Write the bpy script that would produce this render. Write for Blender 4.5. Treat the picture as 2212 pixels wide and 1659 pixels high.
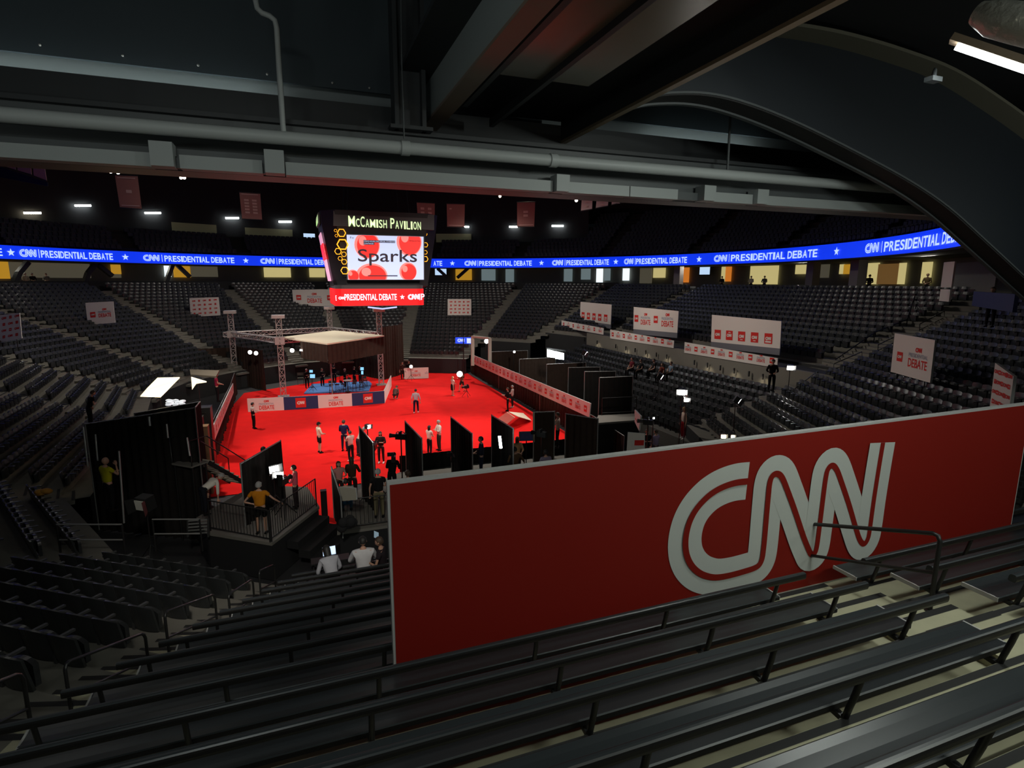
import bpy, bmesh, math, random
from mathutils import Vector, Matrix
random.seed(7)
SC = bpy.context.scene
for o in list(bpy.data.objects): bpy.data.objects.remove(o)
PI = math.pi
# ------------------------------------------------------------------ camera
F, CX, CY, H = 1230.0, 1106.0, 829.5, 9.6
def _n(v): return v.normalized()
_down = _n(Vector(((1085-CX)/F, (7660-CY)/F, 1)))
_xv = (640-CX)/F
_Y = _n(Vector((_xv, -(_xv*_down.x+_down.z)/_down.y, 1)))
_Z = -_down
_X = _Y.cross(_Z)
if _X.x < 0: _X = -_X
RM = Matrix((_X, _Y, _Z))            # camera (right, down, forward) -> world
EYE = Vector((0, 0, H))
def ray(px, py): return RM @ Vector(((px-CX)/F, (py-CY)/F, 1))
def at(px, py, depth): return EYE + ray(px, py)*depth          # a point so far in front of the lens
def onz(px, py, z=0.0):
    d = ray(px, py); return EYE + d*((z-H)/d.z)
def ony(px, py, y):
    d = ray(px, py); return EYE + d*(y/d.y)
def onx(px, py, x):
    d = ray(px, py); return EYE + d*(x/d.x)
def proj(p):
    c = RM.transposed() @ (Vector(p)-EYE)
    return (CX+F*c.x/c.z, CY+F*c.y/c.z, c.z) if c.z > .05 else (1e6, 1e6, c.z)
cam = bpy.data.cameras.new('camera'); co = bpy.data.objects.new('camera', cam); SC.collection.objects.link(co)
cam.sensor_fit = 'HORIZONTAL'; cam.sensor_width = 36; cam.lens = F/2212*36; cam.clip_start = .05; cam.clip_end = 400
r_, u_, b_ = RM @ Vector((1,0,0)), RM @ Vector((0,-1,0)), RM @ Vector((0,0,-1))
co.matrix_world = Matrix(((r_.x,u_.x,b_.x,0),(r_.y,u_.y,b_.y,0),(r_.z,u_.z,b_.z,H),(0,0,0,1)))
SC.camera = co
# ------------------------------------------------------------------ world, exposure, large lights
w = bpy.data.worlds.new('world'); SC.world = w; w.use_nodes = True
w.node_tree.nodes['Background'].inputs[0].default_value = (.55,.65,.8,1)
w.node_tree.nodes['Background'].inputs[1].default_value = .002
vs = SC.view_settings; SC.display_settings.display_device = 'sRGB'
vs.view_transform = 'Standard'; vs.look = 'None'; vs.gamma = 1; vs.use_curve_mapping = False; vs.exposure = 0.0
SC.cycles.max_bounces = 5; SC.cycles.diffuse_bounces = 3; SC.cycles.glossy_bounces = 2; SC.cycles.transmission_bounces = 2
SC.cycles.caustics_reflective = False; SC.cycles.caustics_refractive = False
SC.cycles.sample_clamp_indirect = 3.0
def lamp(kind, name, loc, target, power, col=(1,1,1), size=.5, size_y=None, angle=50, blend=.6):
    l = bpy.data.lights.new(name, kind); l.energy = power; l.color = col
    if kind == 'AREA':
        l.size = size
        if size_y: l.shape = 'RECTANGLE'; l.size_y = size_y
    else: l.shadow_soft_size = size
    if kind == 'SPOT': l.spot_size = math.radians(angle); l.spot_blend = blend
    o = bpy.data.objects.new(name, l); SC.collection.objects.link(o); o.location = loc
    d = Vector(target)-Vector(loc)
    if d.length > 1e-4: o.rotation_euler = d.to_track_quat('-Z','Y').to_euler()
    return o
# roof floods that wash the red carpet (their housings are built with the roof)
FLOODS = [(-7,31),(19,31),(-9,45),(21,45),(-6,60),(18,60)]
for fx, fy in FLOODS:
    tx, ty = 6+(fx-6)*.28, 42+(fy-45)*.82
    lamp('SPOT', 'roof_flood_and_fill', (fx,fy,20.5), (tx,ty,0), 11500, (1,.93,.84), .5, angle=52, blend=.75)
# added ambient fill high in the dome, no lamps seen there
for hx, hy in ((-12,60),(24,60),(-14,36),(26,36),(6,48)):
    lamp('AREA', 'dome_fill', (hx,hy,27), (hx*.7+2,hy,0), 110, (1,.97,.9), 3.0)
for fx, tx in ((0,1),(13,10)): lamp('SPOT', 'roof_flood_and_fill', (fx,14.5,20), (tx,44,0), 11000, (1,.93,.84), .5, angle=50, blend=.8)  # added front fill for boards and backs that face the camera
lamp('SPOT', 'deck_fill_spot', (-1.0,2.0,12.3), (-1.2,18.5,1.5), 2600, (1,.95,.85), .4, angle=34, blend=.8)  # added to brighten the people on the decks, no such lamp seen
# added fill thrown outwards over the stands, no lamps seen round the scoreboard
for az_, pw in ((-100,4600),(-66,5600),(-28,4600),(8,4200),(44,4400),(80,4600),(114,4600),(140,4200)):
    sx, sy = math.sin(math.radians(az_)), math.cos(math.radians(az_))
    lamp('SPOT', 'stand_fill', (6+sx*7,45+sy*7,20), (6+sx*26,45+sy*26,3.5), pw, (1,.93,.83), .6, angle=64, blend=.9)
for p, q, e in (((-7.5,3.2,10.3),(-4.5,9,11.5),20),((13.5,3.6,10.0),(9.5,9,11.6),22),((-1.5,1.5,12.3),(-1,17,1.5),45),((1.5,-4.5,11.0),(1.5,7,12.6),9)):  # added fill for the roof pipe, ducts and deck people, no tubes there
    lamp('AREA', 'fluorescent_and_fill', p, q, e, (.93,1,.95), 1.6, .15)
# fluorescent fittings over the concourse edge, behind and beside the benches
FLUO = [((2.6,-1.9,12.2),98),((7.5,-2.1,12.2),168),((13.0,-1.4,12.2),92)]
for p, e in FLUO:
    lamp('AREA', 'fluorescent_and_fill', p, (p[0],p[1]+2.2,5.5), e, (.93,1,.90), 2.4, .12)
# ------------------------------------------------------------------ materials
def lin(h):
    if isinstance(h, str):
        c = [int(h[i:i+2],16)/255 for i in (0,2,4)]
        return tuple(x/12.92 if x <= .04045 else ((x+.055)/1.055)**2.4 for x in c)
    return tuple(h)
MATS = {}
def M(name, col=None, rough=.6, metal=0., emit=0., var=.0, scale=8., spec=.5, bump=0., aniso=None):
    if name in MATS: return MATS[name]
    m = bpy.data.materials.new(name); m.use_nodes = True; nt = m.node_tree; b = nt.nodes['Principled BSDF']
    c = lin(col)+(1,)
    b.inputs['Base Color'].default_value = c; b.inputs['Roughness'].default_value = rough
    b.inputs['Metallic'].default_value = metal; b.inputs['Specular IOR Level'].default_value = spec
    if emit:
        b.inputs['Emission Color'].default_value = c; b.inputs['Emission Strength'].default_value = emit
    if var or bump:
        tc = nt.nodes.new('ShaderNodeTexCoord'); nz = nt.nodes.new('ShaderNodeTexNoise')
        nz.inputs['Scale'].default_value = scale; nz.inputs['Detail'].default_value = 5
        if aniso:
            mp = nt.nodes.new('ShaderNodeMapping'); mp.inputs['Scale'].default_value = aniso
            nt.links.new(tc.outputs['Object'], mp.inputs['Vector']); nt.links.new(mp.outputs['Vector'], nz.inputs['Vector'])
        else: nt.links.new(tc.outputs['Object'], nz.inputs['Vector'])
        if var:
            mx = nt.nodes.new('ShaderNodeMix'); mx.data_type = 'RGBA'; mx.blend_type = 'MIX'
            mx.inputs['A'].default_value = tuple(x*(1-var) for x in c[:3])+(1,)
            mx.inputs['B'].default_value = tuple(min(1,x*(1+var)) for x in c[:3])+(1,)
            nt.links.new(nz.outputs['Fac'], mx.inputs['Factor']); nt.links.new(mx.outputs['Result'], b.inputs['Base Color'])
        if bump:
            bp = nt.nodes.new('ShaderNodeBump'); bp.inputs['Strength'].default_value = bump; bp.inputs['Distance'].default_value = .02
            nt.links.new(nz.outputs['Fac'], bp.inputs['Height']); nt.links.new(bp.outputs['Normal'], b.inputs['Normal'])
    MATS[name] = m; return m
BOWLC = M('concrete_bowl', (.17,.16,.135), .85, var=.2, scale=2, bump=.1)  # same concrete darkened, the dimmer bowl light put into the colour
CONC = M('concrete', (.46,.44,.30), .85, var=.18, scale=3, bump=.1)  # paler copy, the stronger bench light put into the colour
NOSE = M('nosing', (.02,.02,.02), .8)
BENCH = M('bench_vinyl', (.030,.036,.040), .33, var=.12, scale=3, aniso=(.4,9,9))
BENCHEND = M('bench_endcap', (.5,.5,.48), .4)
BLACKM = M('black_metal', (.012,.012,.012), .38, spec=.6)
SEATM = M('seat_plastic', (.026,.028,.029), .30, var=.1, scale=4)
SEATD = M('seat_frame', (.045,.045,.045), .35)
TAGM = M('row_tag', (.6,.6,.58), .5)
CARPET = M('carpet_red', (.70,.012,.011), .95, var=.16, scale=1.3, spec=.1, bump=.3)
FLOORM = M('floor_dark', (.03,.03,.032), .7, var=.2)
REDV = M('banner_red', (.25,.011,.006), .55, spec=.3, var=.03, scale=1)
WHITEV = M('banner_white', (.58,.61,.58), .5, spec=.3)
EDGE = M('board_edge', (.50,.50,.49), .6)
DRAPE = M('drape_black', (.016,.014,.013), .92, var=.3, scale=4, spec=.1)
DRAPEB = M('drape_brown', (.045,.029,.022), .92, var=.3, scale=4, spec=.1)
BOARDW = M('board_white', (.78,.72,.66), .6, spec=.2)
BRED = M('print_red', (.68,.03,.022), .6, spec=.2)
BGREY = M('print_grey', (.36,.37,.44), .6, spec=.2)
NAVY = M('print_navy', (.03,.045,.13), .6, spec=.2)
STEEL = M('roof_steel', (.085,.095,.10), .5, var=.1, scale=1)
STEELD = M('roof_steel_dark', (.03,.034,.038), .55, var=.1, scale=1)
PIPE = M('pipe_grey', (.42,.45,.45), .5)
DUCT = M('duct_grey', (.34,.37,.37), .5)
ALU = M('truss_aluminium', (.55,.52,.49), .4, metal=.6)
POLE = M('pole_grey', (.35,.35,.34), .35, metal=.5)
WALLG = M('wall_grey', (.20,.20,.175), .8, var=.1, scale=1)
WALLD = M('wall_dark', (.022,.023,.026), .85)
OAK = M('orange_panel', (.55,.30,.05), .6)
COLW = M('column_paint', (.33,.29,.28), .7)
LAMPW = M('lamp_white', (1,.98,.93), .5, emit=22)
LAMPC = M('lamp_cool', (.93,1,.97), .5, emit=16)
LAMPY = M('lamp_warm', (1,.87,.6), .5, emit=14)
SOFT = M('softbox_cloth', (1,.86,.55), .6, emit=1.6)
SKIN = M('skin_light', (.50,.28,.19), .55); SKIND = M('skin_brown', (.22,.10,.06), .55)
# ------------------------------------------------------------------ mesh builder
class MB:
    def __init__(s): s.v = []; s.f = []; s.m = []; s.sm = []
    def add(s, vs, fs, mi=0, smooth=False):
        b = len(s.v); s.v += [tuple(v) for v in vs]
        for f in fs: s.f.append([b+i for i in f]); s.m.append(mi); s.sm.append(smooth)
    def cut(s): s.cuts = getattr(s,'cuts',[]); s.cuts.append((len(s.v),len(s.f)))
    def pieces(s):
        cs = [c for c in getattr(s,'cuts',[])]
        if not cs: return [s]
        if cs[0][1] > 0: cs = [(0,0)]+cs
        out = []
        for i, (v0,f0) in enumerate(cs):
            v1, f1 = cs[i+1] if i+1 < len(cs) else (len(s.v),len(s.f)); m = MB(); m.v = s.v[v0:v1]; m.f = [[q-v0 for q in f] for f in s.f[f0:f1]]; m.m = s.m[f0:f1]; m.sm = s.sm[f0:f1]
            if m.f: out.append(m)
        return out
    def box(s, c, size, mi=0, fr=None):
        x, y, z = size[0]/2, size[1]/2, size[2]/2
        vs = [Vector(c)+((fr @ Vector(q)) if fr else Vector(q)) for q in ((-x,-y,-z),(x,-y,-z),(x,y,-z),(-x,y,-z),(-x,-y,z),(x,-y,z),(x,y,z),(-x,y,z))]
        s.add(vs, ((0,3,2,1),(4,5,6,7),(0,1,5,4),(1,2,6,5),(2,3,7,6),(3,0,4,7)), mi)
    def bar(s, p, q, wd, ht=None, mi=0, up=(0,0,1)):      # box beam from p to q
        p, q = Vector(p), Vector(q); d = (q-p); L = d.length
        if L < 1e-6: return
        d /= L; u = Vector(up)
        if abs(d.dot(u)) > .97: u = Vector((0,1,0))
        sx = d.cross(u).normalized(); uz = sx.cross(d)
        fr = Matrix((sx, d, uz)).transposed()
        s.box((p+q)/2, (wd, L, ht or wd), mi, fr)
    def tube(s, pts, r, seg=8, mi=0, cap=True):
        pts = [Vector(p) for p in pts]; n = len(pts); rs = r if isinstance(r,(list,tuple)) else [r]*n
        rings = []; vs = []
        pu = None
        for i, p in enumerate(pts):
            d = (pts[min(i+1,n-1)]-pts[max(i-1,0)])
            d = d.normalized() if d.length > 1e-9 else Vector((0,0,1))
            u = pu if pu is not None else (Vector((0,0,1)) if abs(d.z) < .9 else Vector((1,0,0)))
            a = d.cross(u)
            if a.length < 1e-4: a = d.cross(Vector((1,.3,.2)))
            a.normalize(); b = a.cross(d); pu = b
            ra, rb = rs[i] if isinstance(rs[i],(tuple,list)) else (rs[i], rs[i])
            for k in range(seg):
                t = 2*PI*k/seg; vs.append(p+a*math.cos(t)*ra+b*math.sin(t)*rb)
        fs = [(i*seg+k, i*seg+(k+1)%seg, (i+1)*seg+(k+1)%seg, (i+1)*seg+k) for i in range(n-1) for k in range(seg)]
        s.add(vs, fs, mi, True)
        if cap: s.add(vs[:seg], [tuple(range(seg))[::-1]], mi); s.add(vs[-seg:], [tuple(range(seg))], mi)
    def quad(s, a, b, c, d, mi=0): s.add((a,b,c,d), ((0,1,2,3),), mi)
    def slab(s, pts, off, mi=0, mside=None):              # polygon extruded by vector off
        n = len(pts); off = Vector(off); a = [Vector(p) for p in pts]; vs = a+[p+off for p in a]
        s.add(vs, [tuple(range(n))[::-1], tuple(range(n,2*n))], mi)
        s.add(vs, [(i,(i+1)%n,n+(i+1)%n,n+i) for i in range(n)], mi if mside is None else mside)
    def ball(s, c, r, mi=0, seg=10, rg=6):
        rx, ry, rz = r if isinstance(r,(tuple,list)) else (r,r,r); vs = []; c = Vector(c)
        for i in range(rg+1):
            t = PI*i/rg
            for k in range(seg):
                p = 2*PI*k/seg; vs.append(c+Vector((rx*math.sin(t)*math.cos(p), ry*math.sin(t)*math.sin(p), rz*math.cos(t))))
        s.add(vs, [(i*seg+k,(i+1)*seg+k,(i+1)*seg+(k+1)%seg,i*seg+(k+1)%seg) for i in range(rg) for k in range(seg)], mi, True)
    def merge(s, o, mat=None, mi=None):
        b = len(s.v); s.v += [tuple((mat @ Vector(v)) if mat else v) for v in o.v]
        s.f += [[b+i for i in f] for f in o.f]; s.m += [mi if mi is not None else k for k in o.m]; s.sm += o.sm
    def build(s, name, mats, parent=None, world=True):
        me = bpy.data.meshes.new(name); vs = s.v
        if parent is not None and world:
            inv = wm(parent).inverted(); vs = [tuple(inv @ Vector(v)) for v in vs]
        me.from_pydata(vs, [], s.f)
        mats = mats if isinstance(mats,(list,tuple)) else [mats]
        for m in mats: me.materials.append(m)
        me.polygons.foreach_set('material_index', s.m); me.polygons.foreach_set('use_smooth', s.sm); me.update()
        o = bpy.data.objects.new(name, me); SC.collection.objects.link(o)
        if parent is not None: o.parent = parent
        return o
def wm(o):
    while o.parent: o = o.parent
    return Matrix.Translation(o.location) @ o.rotation_euler.to_matrix().to_4x4()
def thing(name, label, cat, loc=(0,0,0), rotz=0., group=None):
    o = bpy.data.objects.new(name, None); SC.collection.objects.link(o); o.empty_display_size = .2
    o.location = loc; o.rotation_euler = (0,0,rotz)
    return tag(o, label, cat, group)
def tag(o, label, cat, group=None):
    o['label'] = label; o['category'] = cat
    if group: o['group'] = group
    return o
def one(mb, name, mats, label, cat, group=None, base=None):     # a thing that is one mesh
    if base is None:
        n = len(mb.v); base = (sum(v[0] for v in mb.v)/n, sum(v[1] for v in mb.v)/n, min(v[2] for v in mb.v))
    b = Vector(base); mb.v = [tuple(Vector(v)-b) for v in mb.v]
    o = mb.build(name, mats); o.location = base
    return tag(o, label, cat, group)
def struct(mb, name, mats):
    o = mb.build(name, mats); o['kind'] = 'structure'; return o
def copy_tree(o, parent=None):
    c = o.copy(); SC.collection.objects.link(c)
    if parent is not None: c.parent = parent
    for ch in o.children: copy_tree(ch, c)
    return c
ORD = 'zeroth first second third fourth fifth sixth seventh eighth ninth tenth eleventh twelfth thirteenth fourteenth fifteenth sixteenth seventeenth eighteenth nineteenth twentieth'.split()
def ordn(k): return ORD[k] if k < len(ORD) else str(k)+'th'
# ------------------------------------------------------------------ lettering
_TX = {}
def glyphs(txt, bold=.0, spacing=1.0):
    key = (txt, bold, spacing)
    if key in _TX: return _TX[key]
    cu = bpy.data.curves.new('t','FONT'); cu.body = txt; cu.offset = bold; cu.space_character = spacing; cu.resolution_u = 3
    ob = bpy.data.objects.new('t', cu); SC.collection.objects.link(ob)
    dg = bpy.context.evaluated_depsgraph_get(); me = bpy.data.meshes.new_from_object(ob.evaluated_get(dg))
    vs = [v.co.copy() for v in me.vertices]; fs = [tuple(p.vertices) for p in me.polygons]
    bpy.data.objects.remove(ob); bpy.data.curves.remove(cu); bpy.data.meshes.remove(me)
    xs = [v.x for v in vs]; ys = [v.y for v in vs]; _TX[key] = (vs, fs, min(xs), max(xs), min(ys), max(ys)); return _TX[key]
class Fr:                                            # a flat frame: origin, right, up, and outward normal
    def __init__(s, o, u, v, nrm=None):
        s.o, s.u, s.v = Vector(o), Vector(u).normalized(), Vector(v).normalized(); s.n = Vector(nrm) if nrm else s.u.cross(s.v)
    def p(s, x, y, d=.006): return s.o+s.u*x+s.v*y+s.n*d
    def at(s, x, y): return Fr(s.p(x,y,0), s.u, s.v)
def put_text(mb, fr, txt, x, y, wd, ht, mi=0, bold=.012, d=.012):      # fills the box wd x ht, lower-left at x, y
    vs, fs, x0, x1, y0, y1 = glyphs(txt, bold)
    sx, sy = wd/(x1-x0), ht/(y1-y0)
    mb.add([fr.p(x+(v.x-x0)*sx, y+(v.y-y0)*sy, d) for v in vs], fs, mi)
def put_rect(mb, fr, x, y, wd, ht, mi=0, d=.012):
    mb.quad(fr.p(x,y,d), fr.p(x+wd,y,d), fr.p(x+wd,y+ht,d), fr.p(x,y+ht,d), mi)
def put_star(mb, fr, x, y, r, mi=0, d=.008):
    ps = [fr.p(x+math.sin(PI*k/5)*(r if k%2==0 else r*.42), y+math.cos(PI*k/5)*(r if k%2==0 else r*.42), d) for k in range(10)]
    mb.add(ps+[fr.p(x,y,d)], [(k,10,(k+1)%10) for k in range(10)][::1], mi)
def stroke(mb, fr, pts, hw, mi=0, d=.008):
    n = len(pts); L = []; Rr = []
    for i in range(n):
        a = Vector(pts[max(i-1,0)]); b = Vector(pts[min(i+1,n-1)]); t = (b-a).normalized(); nn = Vector((-t.y, t.x))
        p = Vector(pts[i]); L.append(p+nn*hw); Rr.append(p-nn*hw)
    ep = hw*2.2e-4 if hw > .02 else 2e-5      # each step a hair higher, so overlapping strokes never share a plane
    vs = [fr.p(p.x,p.y,d+i*ep) for i, p in enumerate(L)]+[fr.p(p.x,p.y,d+i*ep) for i, p in enumerate(Rr)]
    mb.add(vs, [(i,n+i,n+i+1,i+1) for i in range(n-1)], mi)
def smooth_path(pts, k=4):
    out = []; n = len(pts)
    for i in range(n-1):
        p0, p1, p2, p3 = pts[max(i-1,0)], pts[i], pts[i+1], pts[min(i+2,n-1)]
        for j in range(k):
            t = j/k
            out.append(tuple(.5*((2*p1[c])+(-p0[c]+p2[c])*t+(2*p0[c]-5*p1[c]+4*p2[c]-p3[c])*t*t+(-p0[c]+3*p1[c]-3*p2[c]+p3[c])*t**3) for c in (0,1)))
    return out+[tuple(pts[-1])]
# the logo's centre line, read off the big red banner (banner plane Y = 6)
BY = 5.90
_lg = [(622,368),(560,375),(500,392),(440,420),(385,460),(330,520),(290,590),(268,665),(262,735),(272,800),(300,855),(345,895),(400,915),(450,918),(520,906),(600,884),(655,866),(685,846),(701,812),(709,760),(716,690),(727,560),(737,450),(744,385),(757,342),(784,325),(815,346),(850,430),(890,540),(935,675),(962,745),(982,785),(1002,780),(1014,745),(1026,660),(1046,500),(1064,360),(1078,300),(1104,278),(1130,305),(1160,385),(1200,505),(1238,635),(1262,705),(1285,727),(1306,700),(1318,645),(1342,470),(1370,290),(1394,147)]
LOGO_W = [ony(1380+x/2.659, 900+y/2.659, BY) for x, y in _lg]
_e1, _e2 = ony(1380+1320/2.659, 900+155/2.659, BY), ony(1380+1467/2.659, 900+138/2.659, BY)
LOGO_HW = abs(_e2.x-_e1.x)/2*.985
_x0 = min(p.x for p in LOGO_W)-LOGO_HW; _x1 = max(p.x for p in LOGO_W)+LOGO_HW
_z0 = min(p.z for p in LOGO_W)-LOGO_HW; _z1 = max(p.z for p in LOGO_W)
LOGO_H = _z1-_z0; LOGO_ASP = (_x1-_x0)/LOGO_H
LOGO = [((p.x-_x0)/LOGO_H, (p.z-_z0)/LOGO_H) for p in LOGO_W]
def put_logo(mb, fr, x, y, ht, mi, li=None, k=2, d=.012):     # lower-left x, y; li = material of the inner line
    pts = [(x+a*ht, y+b*ht) for a, b in smooth_path(LOGO, k)]; hw = LOGO_HW/LOGO_H*ht
    if li is None:
        stroke(mb, fr, pts, hw, mi, d)
    else:
        stroke(mb, fr, pts, hw, mi, d); stroke(mb, fr, pts, hw*.17, li, d+max(.003, ht*.01))
def put_tile(mb, fr, x, y, s, red, white):
    mb.cut()
    put_rect(mb, fr, x, y, s, s, red); h = s*.34; put_logo(mb, fr, x+s/2-h*LOGO_ASP/2, y+s*.33, h, white, None, 1, .022)
def put_lockup(mb, fr, cx, cy, wd, red, grey):                # logo over PRESIDENTIAL over DEBATE, centred
    mb.cut()
    h = wd*.16; put_logo(mb, fr, cx-h*LOGO_ASP/2, cy+wd*.22, h, red, None, 1)
    put_text(mb, fr, 'PRESIDENTIAL', cx-wd/2, cy+wd*.04, wd, wd*.135, grey, .015)
    put_text(mb, fr, 'DEBATE', cx-wd/2, cy-wd*.30, wd, wd*.29, red, .02)
# ------------------------------------------------------------------ the bowl: one polygon of sections, offset row by row
CEN = Vector((6,45))
def polar(R, az): return Vector((CEN.x+R*math.sin(math.radians(az)), CEN.y+R*math.cos(math.radians(az))))
R0, DR, RISE, Z0 = 26.5, .85, .316, 5.03
AZ = [-110,-88,-66,-44.5,-23,-5,15.5,39,58]
Q = [Vector((-3.7,5.18)), Vector((-12.3,11.2)), Vector((-17.9,21.8))]+[polar(R0,a) for a in AZ]+[Vector((31,50)), Vector((30.7,24.0)), Vector((24.5,9.3)), Vector((14.5,5.18))]
NQ = len(Q)
def en(e):                                            # outward normal of section e (Q[e] -> Q[e+1])
    d = (Q[(e+1)%NQ]-Q[e]).normalized(); n = Vector((-d.y, d.x))
    return n if n.dot((Q[e]+Q[(e+1)%NQ])/2-Vector((6,36))) > 0 else -n
def corner(k, off):                                   # polygon corner k at outward offset off
    n1, n2 = en((k-1)%NQ), en(k); b = (n1+n2); return Q[k]+b*(off/(1+n1.dot(n2)))
def tz(n): return Z0+RISE*n
NEAR = NQ-1                                           # the bench section
ROWS = {}
for e in range(NQ):
    lo, hi = -10, 11
    if e in (0,1): lo, hi = -10, 8
    if e == 2: lo, hi = -11, 11
    if e in (3,4): lo = -11
    if 5 <= e <= 9: lo = -11
    if e == 10: lo = -6
    if e == 11: lo = -3
    if e == 12: lo = -1
    if e in (13,14): lo, hi = -11, 9
    if e == NEAR: lo, hi = -10, 6
    ROWS[e] = (lo, hi)
WIDE = {13: 1.25}                                     # the broad stair
tr = MB(); stp = MB(); trn = MB()
for e in range(NQ):
    if e == NEAR: tr, keep = trn, tr
    lo, hi = ROWS[e]; a, b = e, (e+1)%NQ
    for n in range(lo, hi+1):
        o1, o0 = n*DR-.10, n*DR-.95; z = tz(n)
        A0, B0, A1, B1 = corner(a,o0), corner(b,o0), corner(a,o1), corner(b,o1)
        v = lambda p, zz: (p.x, p.y, zz)
        tr.quad(v(A0,z), v(B0,z), v(B1,z), v(A1,z))
        zb = z-RISE if n > lo else 0
        tr.quad(v(A0,zb), v(B0,zb), v(B0,z), v(A0,z), 0 if n > lo else 1)
        if e == NEAR:
            d = (B0-A0).normalized(); nn = -en(e)
            p, q = A0+d*.9-nn*.075, B0-d*.6-nn*.075
            tr.quad(v(p,z+.004), v(q,z+.004), v(q+nn*.07,z+.004), v(p+nn*.07,z+.004), 1)
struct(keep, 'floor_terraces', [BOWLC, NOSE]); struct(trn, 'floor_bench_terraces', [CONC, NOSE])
# stair blocks in the aisles: a half step on every row, with a dark nosing bar
def aisle_steps(pA, dirA, hw, n, nrm):
    z = tz(n); s = Vector((-nrm.y, nrm.x)); 
    for (d0, d1, zz) in ((0,.42,z-RISE/2),):
        c = pA; p = [c+s*hw, c-s*hw]
        q = [x+(-nrm)*(d1) for x in p]
        stp.slab([(p[0].x,p[0].y,z-RISE),(p[1].x,p[1].y,z-RISE),(q[1].x,q[1].y,z-RISE),(q[0].x,q[0].y,z-RISE)], (0,0,RISE/2))
        m = [x+(-nrm)*(d1-.09) for x in p]
        stp.quad((m[0].x,m[0].y,zz+.003),(m[1].x,m[1].y,zz+.003),(q[1].x,q[1].y,zz+.003),(q[0].x,q[0].y,zz+.003),1)
    m = [x+nrm*.09 for x in p]
    stp.quad((p[0].x,p[0].y,z+.006),(p[1].x,p[1].y,z+.006),(m[1].x,m[1].y,z+.006),(m[0].x,m[0].y,z+.006),1)
stN, stF = MB(), MB()
for k in range(NQ):
    lo = max(ROWS[k][0], ROWS[(k-1)%NQ][0]); hi = min(ROWS[k][1], ROWS[(k-1)%NQ][1])
    bn = (en((k-1)%NQ)+en(k)).normalized(); hw = WIDE.get(k, .6); stp = stN if k in (0, NEAR) else stF
    for n in range(lo, hi+1): aisle_steps(corner(k, n*DR-.95), None, hw, n, bn)
stp = stN
for n in range(-3, 7):                                # the aisle inside the bench section
    aisle_steps(Vector((6.55, 5.18-(n*DR-.95))), None, .55, n, Vector((0,-1)))
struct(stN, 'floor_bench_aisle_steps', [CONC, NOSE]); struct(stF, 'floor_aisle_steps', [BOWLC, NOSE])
fl = MB()
fl.quad((-40,-6,-.02),(48,-6,-.02),(48,88,-.02),(-40,88,-.02))
struct(fl, 'floor', FLOORM)
# ------------------------------------------------------------------ folding seats
def seat_meshes(lo=False):
    nx, nz = (5,3) if lo else (8,5)
    def shell(w, z0, z1, y0, lean, curve, top, th, bot=0.):
        m = MB(); vs = []
        for side in (0,1):
            for j in range(nz):
                for i in range(nx):
                    u = -1+2*i/(nx-1); t = j/(nz-1)
                    z = z0+(z1-z0)*t+(top*(1-u*u) if j == nz-1 else 0)-(bot*(1-u*u) if j == 0 else 0)
                    vs.append((u*w/2, y0-lean*t+curve*u*u+(th if side else 0), z))
        N = nx*nz; fs = []
        for j in range(nz-1):
            for i in range(nx-1):
                a = j*nx+i; fs.append((a,a+1,a+nx+1,a+nx)); a += N; fs.append((a+1,a,a+nx,a+nx+1))
        rim = [i for i in range(nx)]+[j*nx+nx-1 for j in range(1,nz)]+[(nz-1)*nx+i for i in range(nx-2,-1,-1)]+[j*nx for j in range(nz-2,0,-1)]
        for q in range(len(rim)):
            a, b = rim[q], rim[(q+1)%len(rim)]; fs.append((b,a,a+N,b+N))
        m.add(vs, fs, 0, False); return m
    back = shell(.515, .34, .83, .02, .09, .035, .035, .035)
    pan = shell(.46, .36, .66, .13, .0, -.02, .05, .07, .02)
    arm = MB(); arm.bar((-.265,.0,.68),(-.265,.36,.66),.055,.035); arm.bar((-.265,.05,0),(-.265,.08,.67),.05,.07)
    if not lo: arm.bar((-.265,.0,.04),(-.265,.22,.02),.06,.04)
    return back, pan, arm
seats = []                                            # (position, yaw, z, section, row, number)
for e in range(NQ):
    if e == NEAR: continue
    lo, hi = ROWS[e]
    for n in range(lo, hi+1):
        if e in (0,1) and n > 6: continue
        o = n*DR; A, B = corner(e,o), corner((e+1)%NQ,o); d = (B-A); L = d.length; d /= L; nn = en(e)
        g0, g1 = WIDE.get(e,.68), WIDE.get((e+1)%NQ,.68); k = int((L-g0-g1)//.535)
        for j in range(k):
            p = A+d*(g0+.30+j*.535)
            c = proj((p.x,p.y,tz(n)+.5))
            if c[2] < 1 or not (-160 < c[0] < 2380 and 400 < c[1] < 1760): continue
            seats.append((p, math.atan2(nn.x,-nn.y), tz(n), e, n, j, c))
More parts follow.
